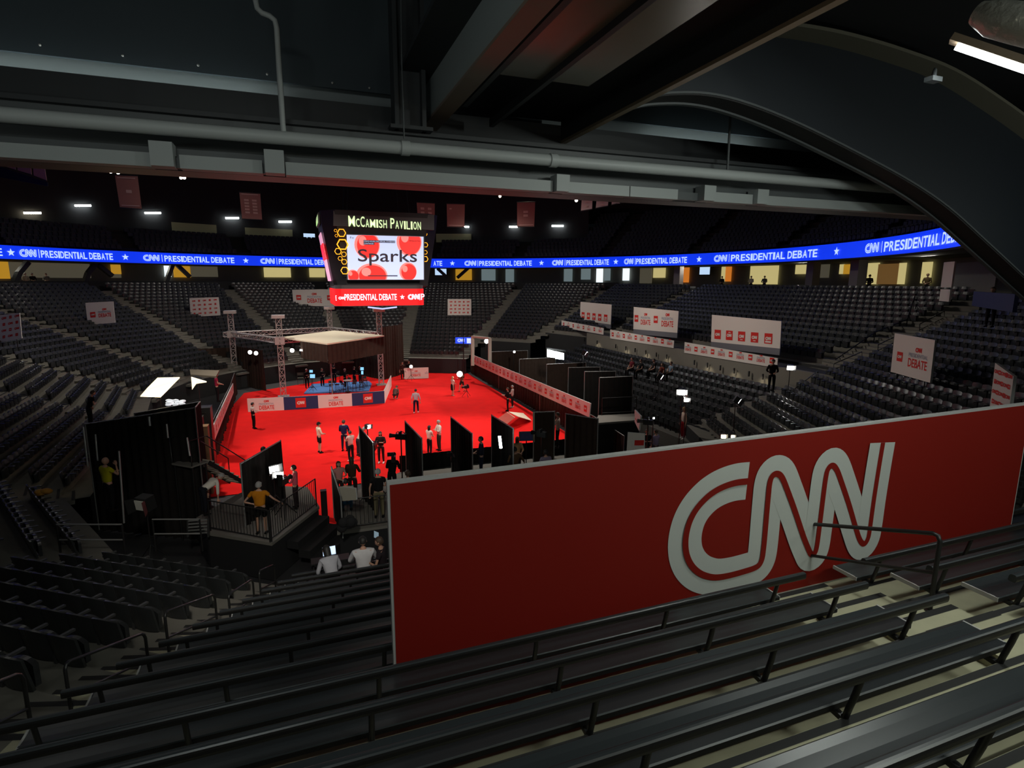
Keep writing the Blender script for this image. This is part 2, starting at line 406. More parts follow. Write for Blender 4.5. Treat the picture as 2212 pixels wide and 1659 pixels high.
# lower stand on the far side of the right-hand drapes: straight rows beside the court
STX = 20.6
for r in range(8):
    for j in range(52):
        p = Vector((STX+r*.8, 50-j*.535)); z = .8+r*.27
        c = proj((p.x,p.y,z+.5))
        seats.append((p, PI/2, z, 99, r, j, c))
ls = MB()
for r in range(8):
    x0 = STX+r*.8-.62; ls.box((x0+.4,36,(.8+r*.27)/2),(.8,29,.8+r*.27))
struct(ls, 'floor_lower_stand', M('stand_deck', (.10,.095,.085), .8))
def behind_banner(c):
    return 840 < c[0] < 2205 and c[1] > 1043-.124*(c[0]-835)+12
def named(s):
    c = s[6]; return s[3] in (0,1,13,14) and 0 < c[0] < 2212 and 0 < c[1] < 1655 and not behind_banner(c)
cand = sorted([s for s in seats if named(s)], key=lambda s: s[6][2])
chosen = cand[:300]; cid = set(id(s) for s in chosen)
AISLE = {0:'bench aisle', 1:'corner stair', 13:'broad stair', 14:'banner stair'}
back, pan, arm = seat_meshes(); proto = None
for (p, yaw, z, e, n, j, c) in chosen:
    lab = 'black folding arena seat, %s from the %s in the %s row up' % (ordn(j+1), AISLE[e], ordn(n-ROWS[e][0]+1))
    if proto is None:
        proto = thing('folding_seat', lab, 'seat', (0,0,0), 0, 'folding arena seats in raked rows')
        back.build('backrest', SEATM, proto); pan.build('seat', SEATM, proto); arm.build('armrest', SEATD, proto); t = proto
    else: t = copy_tree(proto)
    t.location = (p.x,p.y,z); t.rotation_euler = (0,0,yaw); t['label'] = lab
    if j == 0 and e == 0:
        d = MB(); d.tube([(-.295,.10,.48),(-.31,.10,.48)], .035, 10); d.tube([(-.295,.10,.39),(-.31,.10,.39)], .03, 10)
        d.build('row_tag', TAGM, t, world=False)
back, pan, arm = seat_meshes(True)
def mass(items, name, label, mat):
    src = MB(); src.merge(back); src.merge(pan); src.merge(arm, mi=0)
    m = MB()
    for s in items:
        mt = Matrix.Translation((s[0].x,s[0].y,s[2])) @ Matrix.Rotation(s[1],4,'Z'); b = len(m.v)
        m.v += [tuple(mt @ Vector(v)) for v in src.v]; m.f += [[b+i for i in f] for f in src.f]; m.m += src.m; m.sm += src.sm
    o = m.build(name, mat); tag(o, label, 'seats'); o['kind'] = 'stuff'; return o
mass([s for s in seats if id(s) not in cid], 'seat_rows', 'thousands of dark folding seats filling the far and side stands', SEATM)
up = []
for r in range(12):
    R = 36.8+r*.82; z = 12.55+r*.52; n = int(math.radians(255)*R/.56)
    for j in range(n):
        az = -122+255*j/n
        if any(abs(az-a) < 1.3 for a in range(-114,140,19)) or (az < 50 and r > 4): continue
        p = polar(R, az); c = proj((p.x,p.y,z+.5))
        if c[2] < 1 or not (-120 < c[0] < 2330): continue
        up.append((p, -math.radians(az)+PI*0, z))
up = [(p, math.atan2(p.x-CEN.x, -(p.y-CEN.y)), z) for p, y, z in up]
SEATU = M('seat_navy', (.014,.017,.034), .5)
mass(up, 'balcony_seat_rows', 'dark navy seats in the balcony above the blue ribbon screen', SEATU)
# ------------------------------------------------------------------ benches in front of the camera
def bench(i, xa, xb, lab, grp, leftopen=True, rightopen=True):
    yb = 5.177+.85*i; z = 5.028-.316*i
    t = thing('bench', lab, 'bench', ((xa+xb)/2, yb+.35, z), 0, grp)
    def extr(prof, x0, x1, rnd=0):
        m = MB(); n = len(prof); m.add([(x0,yb+a,z+b) for a,b in prof]+[(x1,yb+a,z+b) for a,b in prof], [(k,(k+1)%n,n+(k+1)%n,n+k) for k in range(n)], 0, False)
        m.add([(x0,yb+a,z+b) for a,b in prof], [tuple(range(n))[::-1]]); m.add([(x1,yb+a,z+b) for a,b in prof], [tuple(range(n))]); return m
    sp = [(.155,.355),(.156,.402),(.168,.411),(.26,.40),(.37,.394),(.47,.398),(.53,.408),(.542,.40),(.545,.375),(.54,.355),(.525,.36),(.18,.355)]
    m = extr(sp, xa, xb)
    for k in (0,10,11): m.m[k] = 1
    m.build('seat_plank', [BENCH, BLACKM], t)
    bp = [(-.030,.722),(-.036,.745),(-.036,.772),(-.030,.789),(-.018,.798),(-.002,.80),(.018,.798),(.032,.788),(.040,.770),(.046,.728),(.036,.715),(-.022,.712)]
    ext = .22
    m = extr(bp, xa-(.12 if leftopen else 0), xb+(ext if rightopen else 0))
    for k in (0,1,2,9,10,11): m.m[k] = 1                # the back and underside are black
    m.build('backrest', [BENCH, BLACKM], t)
    for x, on in ((xa,leftopen),(xb,rightopen)):
        if on:
            m = MB(); m.box((x,yb+.352,z+.383),(.02,.385,.05)); m.build('end_cap', BENCHEND, t)
    L = xb-xa; k = max(2, int(round(L/1.9))+1)
    for j in range(k):
        x = xa+.22+(L-.44)*j/(k-1)
        m = MB(); m.tube([(x,yb+.005,z+.73),(x,yb+.04,z+.56),(x,yb+.08,z+.40),(x,yb+.095,z+.33),(x,yb+.13,z+.30),(x,yb+.22,z+.33)], .026, 8)
        m.bar((x-.0,yb+.10,z+.30),(x,yb+.50,z+.345),.05,.045); m.box((x,yb+.105,z+.20),(.09,.02,.22))
        m.build('support', BLACKM, t)
def aisle_x(i): return corner(0, -i*DR).x
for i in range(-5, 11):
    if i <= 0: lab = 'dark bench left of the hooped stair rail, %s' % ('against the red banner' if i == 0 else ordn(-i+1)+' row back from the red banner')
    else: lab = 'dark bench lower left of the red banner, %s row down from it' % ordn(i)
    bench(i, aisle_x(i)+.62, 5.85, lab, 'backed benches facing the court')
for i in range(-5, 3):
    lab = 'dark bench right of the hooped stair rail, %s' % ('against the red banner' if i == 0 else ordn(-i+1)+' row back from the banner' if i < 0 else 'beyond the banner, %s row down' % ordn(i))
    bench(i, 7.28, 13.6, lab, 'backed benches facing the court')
# ------------------------------------------------------------------ the big red banner
fx0, fx1 = ony(836,1043,BY), ony(2212,872,BY)
zt = (ony(836,1043,BY).z+fx1.z)/2
XL, XR = fx0.x, ony(2199,1050,BY).x
zl, zr = ony(836,1043,BY).z, ony(2199,873.5,BY).z
t = thing('banner_board', 'long red foam board banner with a big white logo standing between the benches', 'banner', ((XL+XR)/2, BY+.04, 5.03))
m = MB(); m.slab([(XL,BY,5.04),(XR,BY,5.04),(XR,BY,zr),(XL,BY,zl)], (0,.085,0)); m.build('board', EDGE, t)
fr = Fr((0,BY,0),(1,0,0),(0,0,1),(0,-1,0))
m = MB(); e_ = .028; m.quad(fr.p(XL+e_,5.06,.004), fr.p(XR-e_,5.06,.004), fr.p(XR-e_,zr-e_,.004), fr.p(XL+e_,zl-e_,.004)); m.build('printed_face', REDV, t)
m = MB(); stroke(m, fr, smooth_path([(p.x,p.z) for p in LOGO_W],5), LOGO_HW, 0, .008); stroke(m, fr, smooth_path([(p.x,p.z) for p in LOGO_W],5), LOGO_HW*.17, 1, .024)
m.build('logo', [WHITEV, REDV], t)
# ------------------------------------------------------------------ stair rails
def hoop(name, lab, A, B, h0=.95, mid=.5, r=.022, grp='black stair rails along the bench aisle'):
    A, B = Vector(A), Vector(B); d = (B-A).normalized(); zz = Vector((0,0,1))
    t = thing(name, lab, 'rail', A, 0, grp)
    c = .09
    m = MB(); m.tube([A+zz*.0, A+zz*(h0-c), A+zz*(h0-.025)+d*.03, A+zz*h0+d*c, B+zz*h0-d*c, B+zz*(h0-.025)-d*.03, B+zz*(h0-c), B], r, 8); m.build('handrail', BLACKM, t)
    m = MB(); m.tube([A+zz*mid, B+zz*mid], r*.85, 8); m.build('mid_rail', BLACKM, t)
    for P in (A,B):
        m = MB(); m.tube([P, P+zz*.015], .06, 12); m.build('foot_plate', BLACKM, t)
hoop('hoop_rail', 'black hooped stair rail standing in front of the big white logo', (7.0,4.16,tz(2)), (7.0,5.98,tz(0)), 1.0, .50, .027, 'hoop rail')
for k, (ia, ib) in enumerate(((0.4,2.3),(2.95,4.7),(5.3,7.1),(7.7,9.0),(9.4,10.4))):
    na, nb = -int(round(ia)), -int(round(ib))
    pa, pb = corner(0, -ia*DR), corner(0, -ib*DR)
    hoop('aisle_rail', 'black tubular stair rail in the bench aisle, %s up from its foot' % ordn(5-k), (pa.x,pa.y,tz(na)-.0), (pb.x,pb.y,tz(nb)))
# ------------------------------------------------------------------ concourse, ribbon screen, balcony, roof
def cyl(px, py, R):                                   # where the line of sight meets the wall of radius R (far side)
    d = ray(px, py); h = Vector((d.x,d.y)); L = h.length; h /= L
    b = h.dot(CEN); D = b*b-(CEN.dot(CEN)-R*R); t = (b+math.sqrt(max(D,0)))/L
    return EYE+d*t
def ringband(mb, R1, z1, R2, z2, a0=-128, a1=138, n=76, mi=0):
    for k in range(n):
        p, q = a0+(a1-a0)*k/n, a0+(a1-a0)*(k+1)/n
        A, B, Cc, D = polar(R1,p), polar(R1,q), polar(R2,q), polar(R2,p)
        mb.quad((A.x,A.y,z1),(B.x,B.y,z1),(Cc.x,Cc.y,z2),(D.x,D.y,z2),mi)
ZC = 8.5
m = MB(); ringband(m, 35.6, ZC, 44, ZC, -128, 72, 60); ringband(m, 40.6, ZC, 44, ZC, 72, 138, 20); struct(m, 'floor_concourse', CONC)
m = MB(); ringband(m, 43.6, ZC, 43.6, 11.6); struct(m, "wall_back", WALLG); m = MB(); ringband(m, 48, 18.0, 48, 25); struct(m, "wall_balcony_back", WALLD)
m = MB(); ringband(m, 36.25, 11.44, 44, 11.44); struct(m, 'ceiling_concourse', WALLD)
m = MB()
for r in range(12):
    R = 36.4+r*.82; z = 12.55+r*.52; a0 = -128 if r < 5 else 50; ringband(m, R, z, R+.82, z, a0, 138, 60); ringband(m, R+.82, z, R+.82, z+.52, a0, 138, 60)
ringband(m, 40.5, 15.15, 41.6, 15.15, -128, 50, 60); ringband(m, 41.6, 15.1, 41.6, 25, -128, 50, 60)
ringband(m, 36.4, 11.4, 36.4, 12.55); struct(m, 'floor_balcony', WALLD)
# pale low panels closing the top row of seats, in lengths
LOWP = M('low_panel', (.40,.41,.40), .6)
for az in range(-66, 78, 3):
    a, b = polar(36.0, az+.12), polar(36.0, az+2.85); m = MB(); nrm = Vector((a.x-CEN.x, a.y-CEN.y, 0)).normalized()
    if any(abs(az+1.5-q) < 2.2 for q in AZ): continue
    m.slab([(a.x,a.y,8.62),(b.x,b.y,8.62),(b.x,b.y,9.12),(a.x,a.y,9.12)], nrm*.06)
    one(m, 'low_panel', LOWP, 'pale low panel closing the top row of seats under the blue ribbon screen', 'panel', 'low panels behind the top row')
m = MB(); ringband(m, 36.9, 8.5, 36.9, 9.5, -125, 60, 60); ringband(m, 36.9, 9.5, 37.5, 9.5, -125, 60, 60)
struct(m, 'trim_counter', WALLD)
# the ribbon screen, one unbroken ring of light
BLUE = M('screen_blue', (.003,.035,.80), .4, emit=1.0); LETTER = M('screen_letters', (.50,.66,1.0), .4, emit=1.05)
ZR0, ZR1, RR = 11.45, 12.65, 36.0
t = thing('ribbon_screen', 'long blue ribbon screen with white debate lettering running around the balcony edge', 'screen', (6,81,11.4))
m = MB(); ringband(m, RR, ZR0, RR, ZR1, -122, 137, 120); m.build('screen', BLUE, t)
m = MB(); ringband(m, RR-.02, ZR0-.12, RR+.3, ZR0-.12, -122, 137, 120); ringband(m, RR-.02, ZR0-.12, RR-.02, ZR0, -122, 137, 120); ringband(m, RR, ZR1, RR+.4, ZR1, -122, 137, 120)
m.build('housing', WALLD, t)
m = MB()
def rib_az(px): 
    p = cyl(px, 550, RR-.05); return math.degrees(math.atan2(p.x-CEN.x, p.y-CEN.y))
def rib_frame(a0, a1):
    A, B = polar(RR-.07, a0), polar(RR-.07, a1); u = Vector((B.x-A.x, B.y-A.y, 0)); return Fr((A.x,A.y,ZR0), u, (0,0,1), (-(A.x-CEN.x)/RR, -(A.y-CEN.y)/RR, 0)), u.length
def rib_text(txt, x0, x1):                            # letter by letter so the word bends with the ring
    a0, a1 = rib_az(x0), rib_az(x1); ws = [(.32 if c == ' ' else .45 if c == 'I' else 1.0) for c in txt]; tot = sum(ws)+.12*(len(txt)-1); acc = 0
    for c, wv in zip(txt, ws):
        if c != ' ':
            s0, s1 = a0+(a1-a0)*acc/tot, a0+(a1-a0)*(acc+wv)/tot; f, L = rib_frame(s0, s1); put_text(m, f, c, 0, .24, L, .66, 0, .022)
        acc += wv+.12
def rib_logo(x0, x1, li=1):
    f, L = rib_frame(rib_az(x0), rib_az(x1)); h = .70; fr2 = Fr(f.o, f.u, f.v, f.n); k = L/(h*LOGO_ASP)
    pts = [(a*h*k, .24+b*h) for a, b in smooth_path(LOGO, 2)]; hw = LOGO_HW/LOGO_H*h*min(k,1)
    stroke(m, fr2, pts, hw, 0, .01); stroke(m, fr2, pts, hw*.2, 1, .02)
def rib_star(x):
    a = rib_az(x); f, L = rib_frame(a-.6, a+.6); put_star(m, f, L/2, .58, .36)
def rib_bar(x):
    a = rib_az(x); f, L = rib_frame(a-.05, a+.05); put_rect(m, f, 0, .2, L, .78, 0, .01)
for lg, b_, t0, t1, st in ((( 42,79),84, 88,243, 270),((308,344),349,354,505, 530),((561,593),597,601,718, 745),(None,None,None,None,977),((1003,1029),1032,1035,1149,1170),
        ((1193,1217),1221,1224,1316,1331),((1349,1369),1373,1375,1485,1511),((1543,1572),1576,1580,1766,1807),((1868,1898),1904,1909,2086,None)):
    m.cut()
    if lg: rib_logo(*lg); rib_bar(b_); rib_text('PRESIDENTIAL DEBATE', t0, t1)
    if st: rib_star(st)
m.cut(); rib_text('ATE', 936, 955); m.cut(); rib_star(24); rib_text('E', -4, 5)
for q in m.pieces(): q.build('lettering', [LETTER, BLUE], t)
# lit rooms, doors and piers along the concourse
def panel(name, x0, x1, y0, y1, mat, R=43.3, kind='structure'):
    a, b = cyl(x0,(y0+y1)/2,R), cyl(x1,(y0+y1)/2,R); zt, zb = cyl((x0+x1)/2,y0,R).z, cyl((x0+x1)/2,y1,R).z
    
    if R > 42: zt = min(zt, 11.4); zb = max(zb, ZC)
    n = Vector((a.x+b.x-2*CEN.x, a.y+b.y-2*CEN.y, 0)).normalized(); m = MB()
    m.slab([(a.x,a.y,zb),(b.x,b.y,zb),(b.x,b.y,zt),(a.x,a.y,zt)], n*.12)
    o = m.build(name, mat); o['kind'] = kind; return o
LITY = M('lit_room_yellow', (.85,.72,.30), .6, emit=.55); LITW = M('lit_room_white', (.85,.95,1), .6, emit=1.1); LITC = M('lit_room_cool', (.30,.40,.42), .6, emit=.35)
LITB = M('lit_wall_beige', (.42,.38,.26), .7, emit=.12); LITO = M('lit_wall_orange', (.75,.38,.03), .6, emit=.5); LITR = M('lit_wall_redorange', (.85,.25,.03), .6, emit=.6)  # light falling on walls and doors is put into their own glow
WIN = [(20,195,566,600,LITB),(355,369,566,598,LITW),(570,628,573,599,LITY),(668,702,573,599,LITY),(412,470,566,598,LITB),(1092,1110,580,612,LITC),(1218,1236,580,608,LITC),(1255,1275,578,604,LITC),(1288,1302,580,610,LITW),(1305,1318,578,606,LITC),
       (1345,1359,576,606,LITW),(1411,1437,576,600,LITY),(1558,1567,574,608,LITY),(1620,1680,571,614,LITY),(1718,1742,571,592,LITY),(1772,1790,571,600,LITB),(1873,1896,568,614,LITY),(1940,1954,568,614,LITY),(1990,2010,566,612,LITY),(1382,1408,575,612,LITB),(1040,1070,578,606,LITC),(240,262,592,600,LITB),(1813,1822,571,592,LITY)]
for k, q in enumerate(WIN): panel('window_%d' % (k+1), *q)  # the beige ones are glowing wall patches, not windows
DRS = [(-40,20,564,602,LITO),(240,261,566,592,LITO),(375,411,568,599,LITO),(984,1019,576,605,LITO),(1472,1488,574,610,LITR),(1567,1579,572,608,LITR),(1822,1836,571,592,LITO)]
for k, q in enumerate(DRS): panel('door_%d' % (k+1), *q)
WOODP = M('wood_panel', (.42,.22,.06), .5, emit=.25)  # its glow carries the light falling on the panel
panel('wall_wood', 1895,1940,570,614,WOODP)
for k, q in enumerate([(1740,1755),(1834,1852),(1455,1468)]):
    a = cyl(q[0],600,38.5); b = cyl(q[1],600,38.5); m = MB(); dv = Vector((a.x-CEN.x,a.y-CEN.y,0)).normalized()
    m.slab([(a.x,a.y,ZC),(b.x,b.y,ZC),(b.x,b.y,11.44),(a.x,a.y,11.44)], dv*.8); o = m.build('pillar_%d' % (k+1), COLW); o['kind'] = 'structure'
# slanted steel legs of the balcony frame, standing on the concourse
LEG = M('frame_leg', (.018,.019,.021), .6)
def legs(pts, lab):
    m = MB(); ps = [cyl(x,y,37.6) for x,y in pts]
    for p, q in zip(ps, ps[1:]): m.bar(p, q, .5, .4)
    one(m, 'steel_strut', LEG, lab, 'strut', 'slanted steel struts on the concourse')
legs([(30,614),(40,590),(60,566)], 'slanted dark steel leg on the concourse nearest the picture edge')
legs([(183,612),(190,590),(206,570)], 'slanted dark steel leg above the seat aisle left of the square debate board')
legs([(212,572),(242,596)], 'dark steel brace beside the first orange door')
legs([(358,612),(366,590),(374,568)], 'slanted dark steel leg before the bright doorway')
legs([(376,566),(410,598)], 'dark steel brace crossing the orange door')
legs([(945,580),(967,600)], 'dark steel brace left of the orange door past the scoreboard')
legs([(988,600),(1016,575)], 'dark steel brace crossing the orange door past the scoreboard')
m = MB(); a = cyl(2099,652,34.5); b = cyl(2176,652,34.5)
# screens and notices on the concourse
def flat(name, x0, x1, y0, y1, R, mats, label, cat, deco=None):
    a, b = cyl(x0,(y0+y1)/2,R), cyl(x1,(y0+y1)/2,R); zt, zb = cyl((x0+x1)/2,y0,R).z, cyl((x0+x1)/2,y1,R).z
    u = Vector((b.x-a.x,b.y-a.y,0)); W = u.length; n = u.normalized().cross(Vector((0,0,1))); t = thing(name, label, cat, ((a.x+b.x)/2,(a.y+b.y)/2,zb))
    m = MB(); m.slab([(a.x,a.y,zb),(b.x,b.y,zb),(b.x,b.y,zt),(a.x,a.y,zt)], -n*.08); m.build('panel', mats[0], t)
    f = Fr((a.x,a.y,zb), u, (0,0,1), n)
    if deco: m = MB(); deco(m, f, W, zt-zb); m.build('display', mats[1:], t)
    return t
SCRB = M('screen_pale', (.55,.75,1.0), .4, emit=.9)
scr = lambda m,f,W,Hh: put_rect(m,f,W*.06,Hh*.1,W*.88,Hh*.8)
flat('wall_screen', 1510,1535,575,595, 42.8, [WALLD,SCRB], 'bright pale blue wall screen on the concourse between the orange doors', 'screen', scr)
flat('wall_screen', 938,966,579,596, 42.8, [WALLD,SCRB], 'pale blue wall screen just past the right edge of the scoreboard', 'screen', scr)
flat('wall_screen', 654,682,503,518, 41.3, [WALLD,SCRB], 'pale blue screen in the balcony left of the scoreboard', 'screen', scr)
def notice(m,f,W,Hh):
    put_rect(m,f,0,0,W,Hh,0); put_rect(m,f,W*.2,Hh*.42,W*.6,Hh*.04,1,.01); put_rect(m,f,W*.2,Hh*.58,W*.5,Hh*.025,1,.01); put_rect(m,f,W*.3,Hh*.34,W*.4,Hh*.03,1,.01)
flat('notice_banner', 2036,2059,566,621, 36.6, [BOARDW,BOARDW,BGREY], 'tall white notice banner beside the grey corner wall', 'sign', notice)
flat('notice_sign', 2030,2051,625,651, 36.2, [BOARDW,BOARDW,BGREY], 'small white sign under the tall notice banner', 'sign', lambda m,f,W,Hh: put_rect(m,f,W*.1,Hh*.1,W*.8,Hh*.8))
BLUEP = M('navy_panel', (.012,.022,.10), .6)
panel('wall_navy_rail', 2100,2190,634,672, BLUEP, 35.9)
panel('wall_corner', 2060,2150,566,650, WALLG, 40.0)
# linear lights under the balcony roof
for k, (x0,x1,y) in enumerate([(52,88,460),(162,196,444),(313,347,460),(487,516,471),(602,630,479),(1003,1013,490),(1100,1118,490),(1192,1217,488)]):
    R = 41.2; a, b = cyl(x0,y,R), cyl(x1,y,R); t = thing('strip_light', 'thin glowing strip light under the balcony roof, %s along from the left' % ordn(k+1), 'light', (a+b)/2, 0, 'strip lights above the balcony')
    m = MB(); m.tube([a,b], .11, 8); m.build('tube', LAMPC if k != 0 else LAMPY, t)
    m = MB(); m.bar(a+Vector((0,0,.16)), b+Vector((0,0,.16)), .24, .1); m.build('housing', STEELD, t)
# concourse lighting, real fittings under its ceiling
for az in range(-116, 136, 21):
    p = polar(39.6, az); q = polar(30, az)
    lamp('AREA', 'concourse_light', (p.x,p.y,11.38), (p.x+(q.x-p.x)*.55,p.y+(q.y-p.y)*.55,8.5), 62, (1,.96,.82), 1.6, .3)
# small lit rooms in the balcony wall
for k, q in enumerate([(372,468,483,512),(530,632,494,516),(942,1018,505,526)]):
    panel('wall_balcony_room_%d' % (k+1) if False else 'window_%d' % (40+k), *q, M('balcony_room', (.22,.21,.12), .8, emit=.06), 41.5)
ROOF = M('roof_dark', (.012,.013,.016), .8)
m = MB(); ringband(m, 48, 24, 26, 29, -180, 180, 72); ringband(m, 26, 29, 0.01, 31, -180, 180, 72); struct(m, 'ceiling_dome', ROOF)
# ------------------------------------------------------------------ flood housings in the roof
def cluster(px, py, depth, offs, lab):
    t = thing('flood_cluster', lab, 'light', at(px,py,depth), 0, 'flood clusters in the dark roof')
    c = at(px,py,depth)
    m = MB(); m.bar(c+Vector((-.9,0,.45)), c+Vector((.9,0,.45)), .08); m.tube([c+Vector((0,0,.45)), c+Vector((0,0,7))], .03, 6); m.build('hanger', STEELD, t)
    for dx, dy in offs:
        p = at(px+dx, py+dy, depth); m = MB(); m.ball(p, .14, 0, 10, 6); m.build('lamp', LAMPY, t)
        m = MB(); m.tube([p+Vector((0,.05,.08)), p+Vector((0,.25,.35))], [.17,.1], 10); m.build('housing', STEELD, t)
cluster(243,372,52,[(-4,-1),(12,1)], 'pair of bright roof floods nearest the left banners')
cluster(394,380,54,[(-9,-3),(0,-4),(9,-2),(-3,4),(4,4)], 'cluster of five bright roof floods above the second hanging banner')
cluster(1080,424,60,[(0,0),(60,-2),(68,-2),(54,-3)], 'bright roof flood and three smaller lamps above the centre banners')
cluster(1245,433,52,[(0,0)], 'single roof flood shining beside the row of three pale banners')
cluster(115,467,60,[(-3,0),(6,-1)], 'pair of small warm lamps low under the balcony roof')
# ------------------------------------------------------------------ pale red banners hanging from the roof
BANN = M('hanging_banner', (.42,.20,.18), .8, var=.06); BANT = M('hanging_banner_print', (.75,.52,.48), .8); BANP = M('hanging_banner_pale', (.75,.52,.52), .8)
def hang(q, depth, lab, deco, mat=BANN, grp='pale red banners under the roof'):
    P = [at(x,y,depth) for x,y in q]; c = (P[0]+P[1])/2; t = thing('hanging_banner', lab, 'banner', c, 0, grp)
    m = MB(); u = (P[1]-P[0]); v = (P[3]-P[0]); n = u.cross(v).normalized(); m.slab(P, n*.03); m.build('cloth', mat, t)
    m = MB(); m.tube([P[0]-u*.02,P[1]+u*.02], .045, 6); m.build('top_pole', STEELD, t)
    m = MB(); m.tube([P[3]-u*.02,P[2]+u*.02], .045, 6); m.build('bottom_pole', STEELD, t)
    f = Fr(P[3], u, -v, -n if (EYE-c).dot(n) < 0 else n); W, Hh = u.length, v.length
    m = MB()
    for (x,y,w_,h_) in deco: put_rect(m, f, x*W, y*Hh, w_*W, h_*Hh, 0, .05)
    if deco: m.build('print', BANT, t)
cols = [(.2+.38*(i%2), .22+.115*(i//2), .22, .07) for i in range(10)]
hang([(248,378),(297,380),(306,452),(259,448)], 56, 'hanging pale red banner with one block of lettering, nearest the left', [(.4,.45,.25,.1),(.1,.9,.8,.03),(.1,.05,.8,.03)])
hang([(517,415),(562,418),(566,475),(523,473)], 60, 'hanging pale red banner with two columns of lettering left of the scoreboard', cols+[(.1,.92,.8,.03)])
hang([(900,437),(939,439),(939,478),(903,478)], 62, 'hanging pale red banner half hidden behind the scoreboard top', [(.2,.4,.2,.12),(.6,.4,.2,.12),(.2,.62,.2,.12),(.6,.62,.2,.12)])
hang([(965,440),(1004,441),(1003,491),(966,490)], 62, 'hanging pale red banner with one small mark just right of the scoreboard', [(.15,.75,.12,.06),(.1,.05,.8,.03)])
hang([(1117,437),(1156,436),(1154,490),(1117,490)], 60, 'hanging pale red banner with two white lines far right of the scoreboard', [(.35,.55,.25,.09),(.35,.4,.25,.09),(.1,.05,.8,.03)])
for k, q in enumerate([[(1257,426),(1280,426),(1279,452),(1255,456)],[(1289,429),(1315,429),(1313,445),(1287,450)],[(1322,431),(1351,432),(1350,436),(1321,443)]]):
    hang(q, 46, 'pale banner in the slanting row of three at the right, %s one' % ('largest','middle','smallest')[k], [(.4,.3,.2,.12),(.4,.6,.2,.12)], BANP, 'slanting row of pale banners')
for k, q in enumerate([[(-40,338),(30,341),(34,368),(-40,345)],[(36,341),(66,344),(68,378),(38,369)],[(70,345),(94,346),(101,391),(73,380)]]):
    hang(q, 48, 'pale banner cut on the slant at the far left edge, %s from the picture border' % ordn(k+1), [(.35,.4,.3,.06)], BANP, 'slanted pale banners at the left edge')
m = MB(); P = [at(x,y,48.5) for x,y in [(-60,340),(103,394),(103,402),(-60,372)]]; m.slab(P, (0,.1,0)); one(m, 'edge_strip', M('navy_strip', (.012,.018,.07), .7), 'dark blue slanting strip under the cut banners at the left edge', 'strip')
# ------------------------------------------------------------------ roof steel over the camera
ZP = 11.47
def xbeam(name, y0, y1, z0, z1, mat, x0=-14, x1=26, lab=None):
    m = MB(); m.box(((x0+x1)/2,(y0+y1)/2,(z0+z1)/2),(x1-x0,y1-y0,z1-z0)); o = m.build(name, mat); o['kind'] = 'structure'; return o
xbeam('beam_edge', 9.05, 9.55, 11.04, 11.78, STEEL)
xbeam('beam_edge_top', 8.95, 9.7, 11.74, 11.80, STEELD)
xbeam('beam_cove_lip', 9.9, 9.97, 11.6, 12.36, STEELD)
CEILW = M('roof_panel', (.045,.062,.075), .65, var=.08, scale=1)
xbeam('wall_cove', 10.45, 10.55, 11.5, 13.0, M('cove_wall', (.22,.25,.26), .7), -16, 28); xbeam('wall_roof_panel', 10.2, 10.26, 12.64, 19, CEILW, -16, 28)
xbeam('ceiling_front', -6, 10.2, 15.4, 15.5, ROOF, -16, 28)
xbeam('ceiling_cove_sill', 9.97, 10.45, 11.62, 11.66, STEELD)
xbeam('wall_behind', -6.4, -6.3, 4, 15.5, WALLG, -16, 28)
COVE = M('cove_light', (.90,1,.96), .5, emit=15)
for k, (x0,x1) in enumerate(((-13,-.2),(6.7,9.4))):
    t = thing('cove_light', 'hidden strip light glowing on the wall above the dark lip, %s of the big girder' % ('left','right')[k], 'light', ((x0+x1)/2,10.15,12.2))
    m = MB(); m.tube([(x0,10.14,12.16),(x1,10.14,12.16)], .022, 6); m.build('tube', COVE, t)
    m = MB(); m.box(((x0+x1)/2,10.14,12.08),(x1-x0,.12,.08)); m.build('housing', STEELD, t)
for k, q in enumerate([(86,97),(265,120),(428,141),(577,160),(718,179),(798,190)]):
    p = ony(q[0],q[1],10.17); m = MB(); m.ball(p,.018,0,8,5); m.tube([p,p+Vector((0,.05,0))],.008,6)
    one(m, 'panel_clip', BENCHEND, 'tiny bright clip on the dark roof panel, %s from the left' % ordn(k+1), 'clip', 'clips along the roof panel')
m = MB(); m.tube([(-14,8.6,ZP),(26,8.6,ZP)], .088, 14)
t = thing('roof_pipe', 'long grey round pipe crossing the whole view under the roof', 'pipe', (2,8.6,ZP)); m.build('pipe', PIPE, t)
for px in (876,1195): 
    x = ony(px,340,8.6).x; m = MB(); m.tube([(x-.06,8.6,ZP),(x+.06,8.6,ZP)], .105, 14); m.build('coupling', PIPE, t)
m = MB(); m.tube([ony(px,py,8.6) for px,py in [(613,290),(611,270),(603,150),(598,62),(594,44),(582,34),(566,28),(556,18),(552,0),(551,-90)]], .035, 8)
one(m, 'drop_pipe', PIPE, 'thin grey pipe with a double bend dropping onto the long round pipe', 'pipe')
m = MB(); m.tube([ony(1571,376,8.6), ony(1579,225,8.6), ony(1583,150,8.6)], .022, 8); one(m, 'hanger_rod', STEEL, 'thin dark rod hanging from the arch down to the round pipe', 'rod')
m = MB(); m.tube([ony(873,300,8.5), ony(868,140,8.5), ony(866,-20,8.5)], .012, 6); one(m, 'cable', STEEL, 'thin cable running up beside the dark hanging column', 'cable')
t = thing('cable_duct', 'pale square cable duct with junction boxes along the lower roof beam', 'duct', (0,8.8,11.04))
def X8(px): return ony(px,350,8.83).x
DX = [(-80,327),(388,566),(616,1195),(1226,1362),(1364,1468),(1545,1632),(1660,2200)]
for a, b in DX:
    m = MB(); m.box(((X8(a)+X8(b))/2,8.93,11.125),(X8(b)-X8(a),.2,.17)); m.build('duct_length', DUCT, t)
